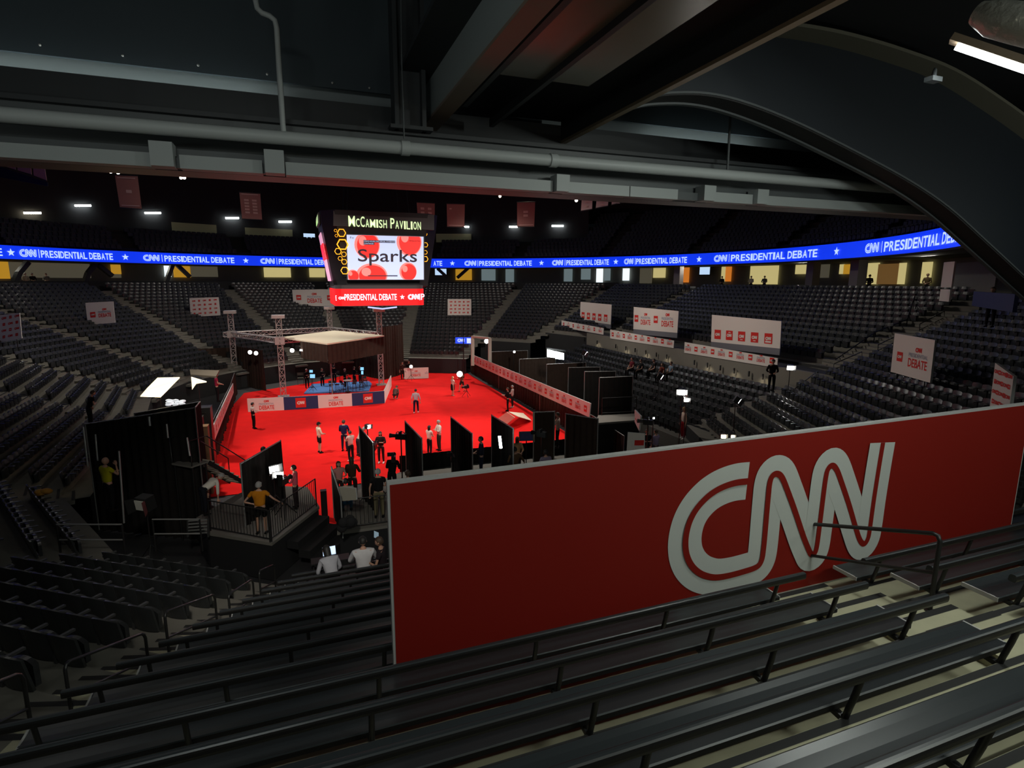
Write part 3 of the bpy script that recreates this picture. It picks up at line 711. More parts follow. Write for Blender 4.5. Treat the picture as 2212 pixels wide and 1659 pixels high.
for a, b, s in ((328,378,.30),(572,614,.30),(1198,1226,.26),(1518,1543,.26),(1634,1658,.26)):
    m = MB(); m.box(((X8(a)+X8(b))/2,8.86,11.04+s/2),(X8(b)-X8(a),.26,s)); m.build('junction_box', DUCT, t)
for a, b in ((378,388),(566,572),(1468,1518)):
    m = MB(); m.box(((X8(a)+X8(b))/2,8.98,11.12),(X8(b)-X8(a),.14,.13)); m.build('duct_neck', STEEL, t)
# hanging column
cx = ony(880,150,9.0).x; m = MB()
m.box((cx-.20,9.0,13.6),(.06,.34,3.65)); m.box((cx+.20,9.0,13.6),(.06,.34,3.65)); m.box((cx,9.0,13.6),(.36,.05,3.65)); m.box((cx,8.98,11.80),(.62,.46,.05))
o = m.build('pillar_hanging', STEELD); o['kind'] = 'structure'
# main girder running away from the camera, its soffit and the second girder
SOFF = M('soffit_panel', (.20,.175,.125), .26, var=.12, scale=.8, spec=.6)
def ybeam(name, x0, x1, z0, z1, mat, y0=-6, y1=9.9):
    m = MB(); m.box(((x0+x1)/2,(y0+y1)/2,(z0+z1)/2),(x1-x0,y1-y0,z1-z0)); o = m.build(name, mat); o['kind'] = 'structure'; return o
ybeam('beam_girder_web', 2.08, 2.16, 12.10, 12.62, M('girder_grey', (.27,.31,.31), .5))
ybeam('beam_girder_flange', 2.08, 2.34, 12.06, 12.10, M('flange_tan', (.22,.16,.12), .5))
ybeam('beam_girder_top', 1.6, 2.5, 12.62, 12.68, STEELD)
for k, (x0,x1,y1) in enumerate(((2.34,2.42,7.0),(2.50,3.10,7.3),(3.17,3.80,7.3))):
    ybeam('ceiling_soffit_%d' % (k+1), x0, x1, 12.16, 12.20, SOFF, -6, y1)
ybeam('beam_joint_1', 2.42, 2.50, 12.11, 12.20, STEELD, -6, 8.6); ybeam('beam_joint_2', 3.10, 3.17, 12.08, 12.20, STEELD, -6, 9.4)
ybeam('ceiling_soffit_far', 2.16, 4.62, 12.42, 12.46, ROOF, -6, 9.9)
ybeam('beam_second_web', 4.62, 4.70, 12.10, 12.75, STEELD); ybeam('beam_second_flange', 4.62, 4.72, 12.055, 12.10, M('flange_tan2', (.30,.23,.15), .45))
ybeam('ceiling_right', 4.7, 28, 13.5, 13.56, ROOF, -6, 10.45)
# steel arch to the right
def curve(pts, n=22):
    sp = [(Vector((p.x,p.z))) for p in pts]; q = smooth_path([(v.x,v.y) for v in sp], 5); return q
lo = curve([ony(x,y,7.5) for x,y in [(1395,217),(1440,209),(1520,210),(1600,228),(1700,266),(1813,320),(1949,392),(2039,452),(2120,524),(2207,604),(2310,700),(2420,805)]])
hi = curve([ony(x,y,7.5) for x,y in [(1500,66),(1560,68),(1640,76),(1720,86),(1800,102),(1900,130),(2010,170),(2110,230),(2212,302),(2330,398),(2450,500),(2560,600)]])
n = min(len(lo), len(hi)); m = MB()
m.add([(a,7.5,b) for a,b in lo[:n]]+[(a,7.5,b) for a,b in hi[:n]]+[(a,7.56,b) for a,b in lo[:n]]+[(a,7.56,b) for a,b in hi[:n]],
      [(i,i+1,n+i+1,n+i) for i in range(n-1)]+[(2*n+i+1,2*n+i,3*n+i,3*n+i+1) for i in range(n-1)])
t = thing('arch_rib', 'great dark steel arch curving down past the right edge of the view', 'arch', (lo[-1][0],7.5,lo[-1][1]))
m.build('web', M('arch_web', (.010,.015,.022), .6), t)
for nm, cv, y0, y1, th, mt in (('lower_flange',lo,7.44,7.80,.05,M('arch_underside',(.012,.012,.013),.7)),('flange_lip',[(a,b-.03) for a,b in lo],7.80,7.88,.05,STEEL),('upper_flange',hi,7.1,7.86,.05,M('arch_flange',(.17,.16,.12),.6)),('inner_rib',[(a+.01,b+.02) for a,b in lo],7.42,7.5,.03,STEEL)):
    m = MB(); k = len(cv)
    m.add([(a,y0,b) for a,b in cv]+[(a,y1,b) for a,b in cv]+[(a,y0,b+th) for a,b in cv]+[(a,y1,b+th) for a,b in cv],
        [(i+1,i,k+i,k+i+1) for i in range(k-1)]+[(2*k+i,2*k+i+1,3*k+i+1,3*k+i) for i in range(k-1)]+[(i,i+1,2*k+i+1,2*k+i) for i in range(k-1)])
    m.build(nm, mt, t)
# the fluorescent tube and the silver duct at the upper right
pa, pb = at(2066,100,6.0), at(2330,190,5.55)
t = thing('fluorescent_fitting', 'bright white fluorescent tube fitting at the upper right', 'light', (pa+pb)/2)
m = MB(); m.tube([pa,pb], .035, 10); m.build('tube', LAMPC, t)
up = Vector((0,.06,.10)); m = MB(); m.bar(pa+up, pb+up, .16, .07); m.build('housing', M('fitting_tan', (.30,.22,.15), .5), t)
l = lamp('AREA', 'fluorescent_and_fill', (pa+pb)/2-Vector((0,0,.06)), (pa+pb)/2-Vector((0,.9,3)), 90, (.93,1,.92), 1.2, .08)
d = (pb-pa).normalized(); l.rotation_euler = Matrix((d, Vector((0,0,1)).cross(d).normalized(), d.cross(Vector((0,0,1)).cross(d).normalized()))).transposed().to_euler()
m = MB(); P = [at(2112,28,5.4), at(2150,40,5.3), at(2212,52,5.2), at(2330,80,5.0)]
m.tube(P, [.10,.155,.17,.17], 16); one(m, 'silver_duct', M('silver_foil', (.55,.58,.54), .35, metal=.3, bump=1.0, scale=14), 'crumpled silver air duct above the fluorescent tube', 'duct')
m = MB(); m.tube([at(2010,178,6.6), at(2020,150,6.5), at(2018,172,6.5)], .02, 6); m.box(at(2016,172,6.5),(.16,.1,.05)); one(m, 'beam_clamp', STEELD, 'small dark clamp on the upper edge of the arch', 'clamp')
lamp('AREA', 'soffit_light', (3.2,-.4,11.6), (3.4,2.6,12.2), 9, (1,.84,.58), .35)
# ------------------------------------------------------------------ red carpet
m = MB()
CP = [(-4.6,27.5),(-1.6,27.5),(-1.6,22.6),(1.25,22.6),(1.25,27.0),(15.6,27.0),(15.9,36),(16.4,57.5),(12.6,60.6),(10.2,61.4),(4.5,60.8),(1.2,57.2),(-4.8,53.5),(-5.4,46)]
m.slab([(x,y,0.004) for x,y in CP], (0,0,.012))
one(m, 'red_carpet', CARPET, 'bright red carpet covering the arena floor', 'carpet')
# ------------------------------------------------------------------ helpers for boards and drapes
def board(q, lab, deco, mats, th=.06, name='board_sign', cat='sign', grp=None, rim=True, legs=0, facemat=None, foot=0):
    """q: four world points, top-left, top-right, bottom-right, bottom-left as seen"""
    P = [Vector(p) for p in q]; hn = (P[2]-P[3]).cross(Vector((0,0,1))).normalized(); bl = P[3]   # stand the board upright on its foot line
    P = [EYE+(p-EYE)*((bl-EYE).dot(hn)/(p-EYE).dot(hn)) for p in P]
    u = P[2]-P[3]; v = P[0]-P[3]; n = u.cross(v).normalized(); c = (P[2]+P[3])/2
    if n.dot(EYE-c) < 0: n = -n
    t = thing(name, lab, cat, c, 0, grp)
    m = MB(); m.slab([P[3],P[2],P[1],P[0]], -n*th); m.build('board', EDGE, t)
    f = Fr(P[3], u, v, n); f.v = (v-f.u*v.dot(f.u)).normalized(); sh = v.dot(f.u)/max(v.length,1e-6)
    W, Hh = u.length, v.dot(f.v)
    m = MB(); m.add([p+n*.004 for p in (P[3],P[2],P[1],P[0])], [(0,1,2,3)]); m.build('printed_face', facemat or BOARDW, t)
    m = MB(); deco(m, f, W, Hh)
    if m.v:
        if abs(sh) > 1e-3:                               # follow a board that hangs out of square
            o = f.p(0,0,0); m.v = [tuple(Vector(x)+f.u*((Vector(x)-o).dot(f.v)/Hh)*v.dot(f.u)) for x in m.v]
        for q in m.pieces(): q.build('print', mats, t)
    if foot:
        k = MB(); k.slab([P[3]-Vector((0,0,foot)),P[2]-Vector((0,0,foot)),P[2],P[3]], -n*th*1.5); k.build('foot_board', FOOT, t)
    for q in (P[3]*.85+P[2]*.15, P[3]*.15+P[2]*.85) if legs else ():
        k = MB(); k.tube([q-n*th*.5, q-n*th*.5-Vector((0,0,legs))], .025, 6); k.build('leg', BLACKM, t)
    return t
PR = [BRED, BGREY, BOARDW, NAVY]
def deb_tile(m, f, W, Hh):
    put_tile(m, f, W*.13, Hh*.32, min(W*.20,Hh*.24), 0, 2); put_lockup(m, f, W*.66, Hh*.47, W*.46, 0, 1)
def pattern(m, f, W, Hh, rows=4, cols=5):
    for r in range(rows):
        for c in range(cols):
            m.cut(); x, y = W*(.14+.72*c/(cols-1)), Hh*(.83-.66*r/(rows-1)) if rows > 1 else Hh*.5
            if (r+c)%2: s = Hh*.10; put_rect(m, f, x-s/2, y-s/2, s, s, 0); put_rect(m, f, x-s*.35, y-s*.1, s*.7, s*.2, 2, .012)
            else: h = Hh*.085; put_logo(m, f, x-h*LOGO_ASP/2*1.0, y-h/2, h, 0, None, 1)
def five_tiles(m, f, W, Hh):
    s = Hh*.37
    for k in range(5):
        x, y, q = W*(.055+.185*k), Hh*.12, s*.92; put_tile(m, f, x, y, q, 0, 2)
        if k == 1: stroke(m, f, [(x+q*.38,y+q*.78),(x+q*.48,y+q*.84),(x+q*.60,y+q*.78),(x+q*.72,y+q*.82)], q*.03, 2, .022)
        if k in (2,3): put_rect(m, f, x+q*.34, y+q*.14, q*.34, q*.07, 2, .022)
        if k == 4: put_rect(m, f, x+q*.14, y+q*.10, q*.72, q*.17, 2, .022)
def two_lock(m, f, W, Hh):
    put_tile(m, f, W*.03, Hh*.34, Hh*.30, 0, 2); put_lockup(m, f, W*.30, Hh*.46, W*.23, 0, 1)
    put_tile(m, f, W*.49, Hh*.34, Hh*.30, 0, 2); put_lockup(m, f, W*.79, Hh*.46, W*.25, 0, 1)
def strip(n, first=0):
    def g(m, f, W, Hh):
        for k in range(n):
            x = W*(k+.5)/n
            if (k+first)%2: s = Hh*.44; put_tile(m, f, x-s/2, Hh*.28, s, 0, 2)
            else: put_lockup(m, f, x, Hh*.5, Hh*.85, 0, 1)
    return g
def onslope(px, py, lift=.9):                            # a point on the raked seats seen at this pixel
    d = ray(px, py); h = Vector((d.x,d.y)); t = max(5.0, h.dot(CEN)/h.dot(h)-4)
    while t < 140:
        p = EYE+d*t; r = math.hypot(p.x-CEN.x, p.y-CEN.y)
        if p.z <= Z0+RISE/DR*(r-R0)+lift and r > 17: return p
        t += .15
    return EYE+d*60
def seatboard(px, lab, deco, mats=PR, depth=None, **k):  # board hung over the seats, its foot on the seat backs
    (a, b, c, d) = px; dep = depth or ((onslope(*d)-EYE).dot(RM @ Vector((0,0,1)))+(onslope(*c)-EYE).dot(RM @ Vector((0,0,1))))/2-.25
    return board([at(*p, dep if not isinstance(dep,(list,tuple)) else dep[i]) for i, p in enumerate(px)], lab, deco, mats, legs=1.0, **k)
seatboard([(184,654),(244,651),(249,697),(190,702)], 'square white debate board with a red tile and lettering, at the left seats', deb_tile)
seatboard([(-30,684),(42,676),(47,731),(-30,745)], 'white board of repeated red logos cut by the left picture edge', pattern)
seatboard([(409,644),(472,642),(476,681),(412,685)], 'white board of repeated red logos above the left truss tower', pattern)
seatboard([(631,626),(762,624),(764,662),(634,661)], 'wide white debate board partly hidden behind the red scoreboard ring', lambda m,f,W,Hh: (put_tile(m,f,W*.06,Hh*.38,Hh*.30,0,2), put_lockup(m,f,W*.36,Hh*.48,W*.24,0,1), put_tile(m,f,W*.57,Hh*.38,Hh*.30,0,2), put_lockup(m,f,W*.86,Hh*.48,W*.24,0,1)))
seatboard([(967,646),(1018,646),(1018,681),(967,681)], 'cream board of repeated red logos right of the scoreboard', pattern)
# boards over the right-hand wall
WX = 27.0
def onwall(px, x=WX): return [onx(a,b,x) for a,b in px]
G3 = 'white boards over the right-hand wall'
FOOT = M('board_foot', (.16,.16,.18), .7)
board(onwall([(1254,652),(1321,658),(1319,701),(1253,692)], 29.2), 'smallest of the three big white boards on the right stand, five red tiles', five_tiles, PR, grp=G3, foot=.42)
board(onwall([(1369,663),(1466,672),(1463,719),(1368,711)], 28.6), 'middle white board on the right stand with two debate titles and red tiles', two_lock, PR, grp=G3, foot=.42)
board(onwall([(1538,680),(1688,694),(1685,753),(1536,738)], 28.0), 'largest white board on the right stand with five red tiles along its foot', five_tiles, PR, grp=G3, foot=.42)
board(onwall([(1213,692),(1304,709),(1303,723),(1213,707)]), 'low white title strip on the wall under the smallest five-tile board', strip(8,1), PR, name='strip_board', grp='title strips on the wall')
board(onwall([(1318,712),(1456,736),(1455,752),(1318,731)]), 'low white title strip on the wall under the middle board', strip(10,1), PR, name='strip_board', grp='title strips on the wall')
board(onwall([(1479,739),(1680,774),(1679,795),(1478,762)]), 'low white title strip on the wall under the largest five-tile board', strip(10,0), PR, name='strip_board', grp='title strips on the wall')
# the wall itself, its ledge and the little lights washing it
w0, w1 = onx(1212,735,WX), onx(1690,850,WX)
m = MB(); ztop = 4.55
m.slab([(WX+.05,22.5,1.5),(WX+.05,51,1.5),(WX+.05,51,ztop),(WX+.05,22.5,ztop)], (.3,0,0)); struct(m, 'wall_right_stand', M('stand_wall', (.20,.185,.15), .8, var=.08, scale=1))
m = MB(); m.slab([(WX+.35,22.5,ztop-.1),(WX+2.4,22.5,ztop-.1),(WX+2.4,51,ztop-.1),(WX+.35,51,ztop-.1)], (0,0,.1)); struct(m, 'floor_ledge', WALLD)
for k, px in enumerate((1235,1262,1290,1330,1352,1372,1395,1418,1440,1500,1528,1556,1586,1618,1648)):
    p = onx(px, 722+(px-1213)*.205, WX-.12); m = MB(); m.bar(p+Vector((0,0,.1)), p-Vector((0,0,.25)), .08); one(m, 'strip_bracket', BLACKM, 'small black bracket under the title strips on the right wall', 'bracket', 'brackets under the title strips')
    if k%2 == 0: lamp('SPOT', 'wall_washer', (p.x-.25,p.y,p.z), (p.x+.1,p.y,p.z-1.5), 22, (1,.86,.62), .08, angle=130, blend=1)
# right-hand near boards among the seats
def slope2(px, py, lift=.85):                            # same for the near-right section
    e = 13; nn = en(e); q = corner(e, 0); d = ray(px, py); t = 4
    while t < 90:
        p = EYE+d*t; off = (Vector((p.x,p.y))-q).dot(nn)
        if p.z <= Z0+RISE/DR*off+lift and t > 12: return p
        t += .1
    return EYE+d*25
def sb2(px, lab, deco, mats=PR, k=0):
    FW = RM @ Vector((0,0,1)); pl, pr = slope2(*px[3]), slope2(*px[2]); dl, dr = (pl-EYE).dot(FW)-k, (pr-EYE).dot(FW)-k
    return board([at(*px[0],dl),at(*px[1],dr),at(*px[2],dr),at(*px[3],dl)], lab, deco, mats, th=.09, legs=.9)
sb2([(1933,720),(2020,735),(2009,827),(1924,803)], 'large white debate board standing among the seats on the right', deb_tile, k=.4)
sb2([(2150,784),(2190,813),(2178,900),(2138,880)], 'white board of red logos seen on edge above the right end of the red banner', lambda m,f,W,Hh: pattern(m,f,W,Hh,4,5), k=2.0)
# broad stair rails on the right
FWD = RM @ Vector((0,0,1))
for k, pts in enumerate([[(1706,868),(1710,845),(1766,802),(1770,830)],[(1799,810),(1801,786),(1862,760),(1862,790)],[(1895,770),(1897,745),(1935,726),(1935,750)],[(1985,726),(1987,700),(2040,672),(2040,700)],[(2062,672),(2066,662),(2090,648),(2092,660)]]):
    D = [(slope2(*p,.0)-EYE).dot(FWD) for p in (pts[0],pts[3])]; D = [min(max(x,14),46) for x in D]
    P = [at(*pts[0],D[0]),at(*pts[1],D[0]),at(*pts[2],D[1]),at(*pts[3],D[1])]
    t = thing('stair_rail', 'black rail on the broad stair behind the large debate board, %s up' % ordn(k+1), 'rail', P[0], 0, 'rails on the broad stair')
    m = MB(); m.tube(P, .03, 6); m.build('handrail', BLACKM, t); m = MB(); m.tube([P[0]*.5+P[1]*.5,P[3]*.5+P[2]*.5], .024, 6); m.build('mid_rail', BLACKM, t)
m = MB(); FP = [(1712,858),(1712,838),(1800,780),(1890,718),(1960,690),(1976,640)]
P = [at(x,y,33+i*.6) for i,(x,y) in enumerate(FP)]; m.tube(P, .035, 6)
for i, p in enumerate(P[1:]): m.tube([p, p-Vector((0,0,1.0))], .03, 6)
one(m, 'guard_rail', BLACKM, 'long sloping guard rail along the upper side of the broad stair', 'rail')
# ------------------------------------------------------------------ drapes
def drape(pts, z0, z1, name, lab, mat=DRAPE, amp=.07, pitch=.32, grp=None, cat='curtain', pole=True, zt=None):
    """a pleated curtain following plan points"""
    P = [Vector((p[0],p[1])) for p in pts]; zts = zt or [z1]*len(P)
    t = thing(name, lab, cat, (P[0].x,P[0].y,z0), 0, grp); m = MB(); row = []
    for i in range(len(P)-1):
        d = P[i+1]-P[i]; L = d.length; n = Vector((-d.y,d.x))/L; k = max(2,int(L/pitch*4)); 
        for j in range(k+(1 if i == len(P)-2 else 0)):
            s = j/k; ph = j*PI/2; o = math.sin(ph)*amp*(1+.4*math.sin(j*.37)); row.append((P[i]+d*s+n*o, P[i]+d*s+n*o*.45, zts[i]+(zts[i+1]-zts[i])*s))
    vs = [(a.x,a.y,z0) for a,b,z in row]+[(b.x,b.y,z) for a,b,z in row]; k = len(row)
    m.add(vs, [(i,i+1,k+i+1,k+i) for i in range(k-1)], 0, True); m.build('cloth', mat, t)
    if pole:
        m = MB(); m.tube([(p.x,p.y,z) for p,z in zip(P,zts)], .025, 6); m.build('top_pole', POLE, t)
        for p, z in zip(P, zts):
            m = MB(); m.tube([(p.x,p.y,z0),(p.x,p.y,z+.03)], .025, 6); m.build('upright', POLE, t)
    return t
ZB = []
# right-hand wall of drapes with its long pink-white title strip
rt = [onx(1020,765,16.6), onx(1280,871,16.0)]; rb = [onx(1020,783,16.6), onx(1277,901,16.0)]
drape([(16.9,57.8),(16.65,48),(16.4,38),(16.05,rt[1].y),(16.0,25.6)], 0, 3.3, 'drape_wall', 'long dark curtain wall down the right side of the red carpet', DRAPEB, .09, .5, zt=[rb[0].z+.1,rb[0].z*.5+rb[1].z*.5,rb[1].z+.1,rb[1].z+.1,rb[1].z-.2])
board([rt[0]-Vector((.14,0,0)),rt[1]-Vector((.14,0,0)),rb[1]-Vector((.14,0,0)),rb[0]-Vector((.14,0,0))], 'long white title strip along the top of the right curtain wall', strip(26,0), PR, name='strip_board')
lt = [onx(500,828,-5.2), onx(442,948,-4.4)]; lb = [onx(501,848,-5.2), onx(446,981,-4.4)]
drape([(-5.5,54),(-5.3,lt[0].y),(-4.55,lt[1].y),(-4.5,lt[1].y-3.2)], 0, 2.2, 'drape_wall', 'dark curtain wall down the left side of the red carpet', DRAPEB, .12, .6, zt=[lt[0].z,lt[0].z-.15,lt[1].z-.2,lt[1].z-.4])
board([lt[1]+Vector((.12,0,0)),lt[0]+Vector((.12,0,0)),lb[0]+Vector((.12,0,0)),lb[1]+Vector((.12,0,0))], 'slanting white title strip along the top of the left curtain wall', strip(16,0), PR, name='strip_board')
# ------------------------------------------------------------------ the round-the-stage boards
zb0, zt0 = .03, 1.02
fl_ = [onz(535,929), onz(613,926), onz(688,923), onz(761,918), onz(832,913)]
fl_ = [Vector((p.x,p.y,0)) for p in (onz(536,917,0),onz(614,912,0),onz(688,908,0),onz(761,903,0),onz(830,898,0))]
def shift(px, py0, py1, i):                                # bottom on the carpet, top straight above it
    b = onz(px, py1, .02); return b
bx = [(536,890),(614,886),(688,882),(761,877),(831,871)]; GB = 'low boards round the stage'
B_ = [onz(x, y, .02) for x, y in bx]; HB = 1.0
dbl = lambda m,f,W,Hh: put_lockup(m,f,W*.52,Hh*.44,W*.42,0,1)
cnnn = lambda m,f,W,Hh: put_tile(m,f,W*.34,Hh*.14,Hh*.74,0,2)
for k in range(4):
    a, b = B_[k], B_[k+1]; tp = Vector((0,0,HB))
    board([a+tp,b+tp,b,a], ('low cream debate board at the left end of the stage front','low navy board with a red tile, left of the two','low cream debate board in the middle of the stage front','low navy board with a red tile at the right corner of the stage front')[k], dbl if k%2 == 0 else cnnn, PR, name='stage_board', grp=GB, facemat=BOARDW if k%2 == 0 else NAVY)
c1, c2 = B_[4], onz(846,834,.02)
board([c1+Vector((0,0,HB)),c2+Vector((0,0,HB)),c2,c1], 'low cream board turning the corner along the right side of the stage', lambda m,f,W,Hh: None, PR, name='stage_board', grp=GB)
a, b = onz(872,819,.02), onz(926,817,.02)
board([a+Vector((0,0,1.1)),b+Vector((0,0,1.1)),b,a], 'low cream debate board at the far end of the red carpet', lambda m,f,W,Hh: (put_lockup(m,f,W*.5,Hh*.45,W*.36,0,1), put_lockup(m,f,W*.92,Hh*.5,W*.14,1,1)), PR, name='stage_board')
a, b = onz(933,799,.02), onz(944,799,.02); board([a+Vector((0,0,.85)),b+Vector((0,0,.85)),b,a], 'small white notice board past the far debate board', lambda m,f,W,Hh: put_rect(m,f,W*.3,Hh*.4,W*.4,Hh*.2,1), PR)
# ------------------------------------------------------------------ stage: blue mat, truss, roof, drapes
m = MB(); q = [onz(657,852),onz(797,846),onz(803,831),onz(797,826),onz(675,832)]; m.slab([(p.x,p.y,.03) for p in (q[0],q[1],q[2],q[3],q[4])], (0,0,.10))
one(m, 'blue_mat', M('mat_blue', (.07,.20,.50), .85, var=.12, scale=2, bump=.2), 'pale blue carpeted platform under the stage roof', 'platform')
def truss(name, lab, A, B, w_=.42, grp='aluminium truss of the stage roof', rungs=None, par=None):
    A, B = Vector(A), Vector(B); d = (B-A); L = d.length; d /= L; u = Vector((0,0,1)) if abs(d.z) < .9 else Vector((1,0,0)); s = d.cross(u).normalized(); v = s.cross(d)
    t = thing(name, lab, 'truss', A, 0, grp); cs = [(s*i+v*j)*w_/2 for i,j in ((-1,-1),(1,-1),(1,1),(-1,1))]
    for c in cs:
        m = MB(); m.tube([A+c,B+c], .032, 6); m.build('chord', ALU, t)
    k = max(2,int(L/.55)); m = MB()
    for j in range(k):
        for q in range(4):
            a, b = cs[q], cs[(q+1)%4]; p0, p1 = A+d*(L*j/k), A+d*(L*(j+1)/k)
            m.bar(p0+a, p1+b, .035) if j%2 else m.bar(p0+b, p1+a, .035)
            m.bar(p0+a, p0+b, .03)
    m.build('lacing', ALU, t); return t
DP = {'T1':(497,52.0),'T2':(601,46.6),'T3':(711,57.5),'T4':(818,52.2)}
TOPY = {'T1':677,'T2':687,'T3':668,'T4':673}; BAS = {}
LBT = {'T1':'truss tower at the left of the stage','T2':'nearest truss tower, standing behind the low stage boards','T3':'rear truss tower partly below the wide debate board','T4':'truss tower at the right corner of the stage'}
for k, (px, dp) in DP.items():
    top = at(px, TOPY[k], dp); base = Vector((top.x,top.y,0)); BAS[k] = (base, top)
    t = truss('truss_tower', LBT[k], base, top)
    m = MB(); m.box(top+Vector((0,0,.12)), (1.0,1.0,.26)); m.build('head_block', ALU, t); m = MB(); m.box(base+Vector((0,0,.05)), (.9,.9,.08)); m.build('base_plate', ALU, t)
ZTR = 4.75
def tp(k, dz=0): return Vector((BAS[k][0].x,BAS[k][0].y,ZTR+dz))
for a, b, lab in (('T1','T2','truss beam between the left tower and the nearest tower'),('T1','T3','truss beam between the left and rear towers'),('T3','T4','truss beam between the rear and right towers'),('T2','T4','truss beam between the nearest and right towers')):
    d = (tp(b)-tp(a)).normalized(); truss('truss_beam', lab, tp(a)-d*(.7 if a == 'T1' else -.25), tp(b)+d*(.5 if b != 'T4' else -.25), .40)
for k in ('T1','T2'):
    m = MB(); c = tp(k); 
    for s in (-1,1): m.box(c+Vector((0,s*.32,0)), (.72,.10,.62)); m.box(c+Vector((s*.32,0,0)), (.10,.72,.62))
    one(m, 'sleeve_block', ALU, 'sleeve block clamped round the %s' % LBT[k].split(',')[0], 'truss block')
ZRF = 4.9; rf = [onz(605,731,ZRF),onz(723,716,ZRF),onz(830,727,ZRF),onz(707,745,ZRF)]
m = MB(); m.slab([rf[0],rf[3],rf[2],rf[1]], (0,0,.10)); 
t = thing('stage_roof', 'flat cream canopy roof with a dark hanging valance over the stage', 'canopy', rf[3]); m.build('roof_sheet', M('canopy_cream', (.82,.74,.55), .7, var=.05, scale=1), t)
def val(a, b, z0, z1):
    m = MB(); L = (b-a); k = int(L.length/.12); n = Vector((-L.y,L.x,0)).normalized(); vs = []
    for zz, am in ((z1,.02),(z0,.06)):
        for j in range(k+1): p = a+L*j/k+n*am*math.sin(j*1.5); vs.append((p.x,p.y,zz))
    m.add(vs, [(j,j+1,k+2+j,k+1+j) for j in range(k)], 0, True); m.build('valance', DRAPEB, t)
val(rf[3]+Vector((0,0,0)), rf[2], ZRF-1.45, ZRF-.01); val(rf[0]+(rf[3]-rf[0])*.45, rf[3], ZRF-1.35, ZRF-.01)
m = MB(); p = onz(730,805,.1); m.tube([(p.x-2.2,p.y-1.4,.1),(p.x-2.2,p.y-1.4,ZRF)], .05, 8); 
pp = at(717,830,46); m = MB(); m.tube([(pp.x,pp.y,.1),(pp.x,pp.y,ZRF-1.4)], .045, 8); m.build('prop_pole', POLE, t)
# back and side drapes of the stage
s0, s1 = at(505,850,54.5), at(576,856,50.5)
drape([(s0.x,s0.y),(s1.x,s1.y)], 0, 3.6, 'stage_drape', 'dark brown curtain closing the left side of the stage', DRAPEB, .1, .45, pole=False)
p0, p1, p2 = at(500,830,58), at(740,800,61), at(826,800,56)
drape([(p0.x,p0.y),(p1.x,p1.y),(p2.x,p2.y)], 0, 4.5, 'stage_drape', 'black curtain closing the back of the stage', DRAPE, .08, .4, pole=False)
p3, p4 = at(828,812,56), at(874,812,60)
drape([(p3.x,p3.y),(p4.x,p4.y)], 0, 5.2, 'stage_drape', 'dark curtain right of the stage beside the far seats', DRAPEB, .1, .45, pole=False)
p5, p6 = at(395,800,52), at(500,800,54)
drape([(p5.x,p5.y),(p6.x,p6.y)], .6, 3.4, 'stage_drape', 'dark curtain left of the stage under the far seats', DRAPEB, .08, .45, pole=False)
# ------------------------------------------------------------------ scoreboard over the middle of the court
SB = M('scoreboard_shell', (.018,.018,.020), .5); SBG = M('scoreboard_grey', (.07,.07,.072), .5)
SY = 41.5
def sp(px, py, dy=0): return ony(px, py, SY+dy)
t = thing('scoreboard', 'hanging black scoreboard with a bright video screen and a red lower ring', 'scoreboard', (6.3,45,8))
q = [sp(706,488),sp(938,490),sp(930,618),sp(728,618)]
cxm = (q[0].x+q[1].x)/2; dpt = 7.2
m = MB(); vs = []
for z, hw, ch in ((q[0].z+1.05,4.05,.9),(q[0].z,3.95,.9),(q[2].z,3.35,.8),(q[2].z-.15,3.0,.8)):
    yc = SY+3.7
    for sx, sy in ((-1,-1),(1,-1),(1,1),(-1,1)):
        a = (cxm+sx*hw, yc+sy*(hw-ch) ,z); b = (cxm+sx*(hw-ch), yc+sy*hw, z); vs += ([a,b] if sx*sy > 0 else [b,a])
vs2 = []
for L in range(4):
    r = vs[L*8:L*8+8]; cz = sorted(r, key=lambda p: math.atan2(p[1]-(SY+3.7),p[0]-cxm)); vs2 += cz
m.add(vs2, [(L*8+k,L*8+(k+1)%8,L*8+8+(k+1)%8,L*8+8+k) for L in range(3) for k in range(8)]+[tuple(range(8))[::-1], tuple(range(24,32))], 0)
m.build('body', SB, t)
fy = SY-.32
def sf(px, py): return ony(px, py, fy)
# front screen and its picture
P = [sf(747,505),sf(917,510),sf(917,605),sf(750,605)]
SCW = M('video_pale', (.50,.60,.86), .4, emit=1.0); SCR = M('video_red', (.95,.02,.015), .4, emit=.9); SCR2 = M('video_pink', (.95,.25,.22), .4, emit=.85); SCD = M('video_ink', (.055,.03,.06), .5)
u = P[1]-P[0]; f = Fr(P[3], (P[2]-P[3]), (P[0]-P[3]), (0,-1,0)); W = (P[2]-P[3]).length; Hh = (P[0]-P[3]).length
m = MB(); m.slab([P[3],P[2],P[1],P[0]], (0,.5,0)); scase = m.build('screen_case', SBG, t)
m = MB(); put_rect(m, f, W*.01, Hh*.01, W*.98, Hh*.97, 0, .01)
def blob(cx, cy, rx, ry, mi, d, clipx=(0.012,.988), clipy=(.012,.978)):
    ps = []
    for k in range(36):
        a = 2*PI*k/36; x = min(max(cx+rx*math.cos(a),clipx[0]),clipx[1]); y = min(max(cy+ry*math.sin(a),clipy[0]),clipy[1]); ps.append(f.p(x*W,y*Hh,d))
    m.add(ps, [tuple(range(36))], mi)
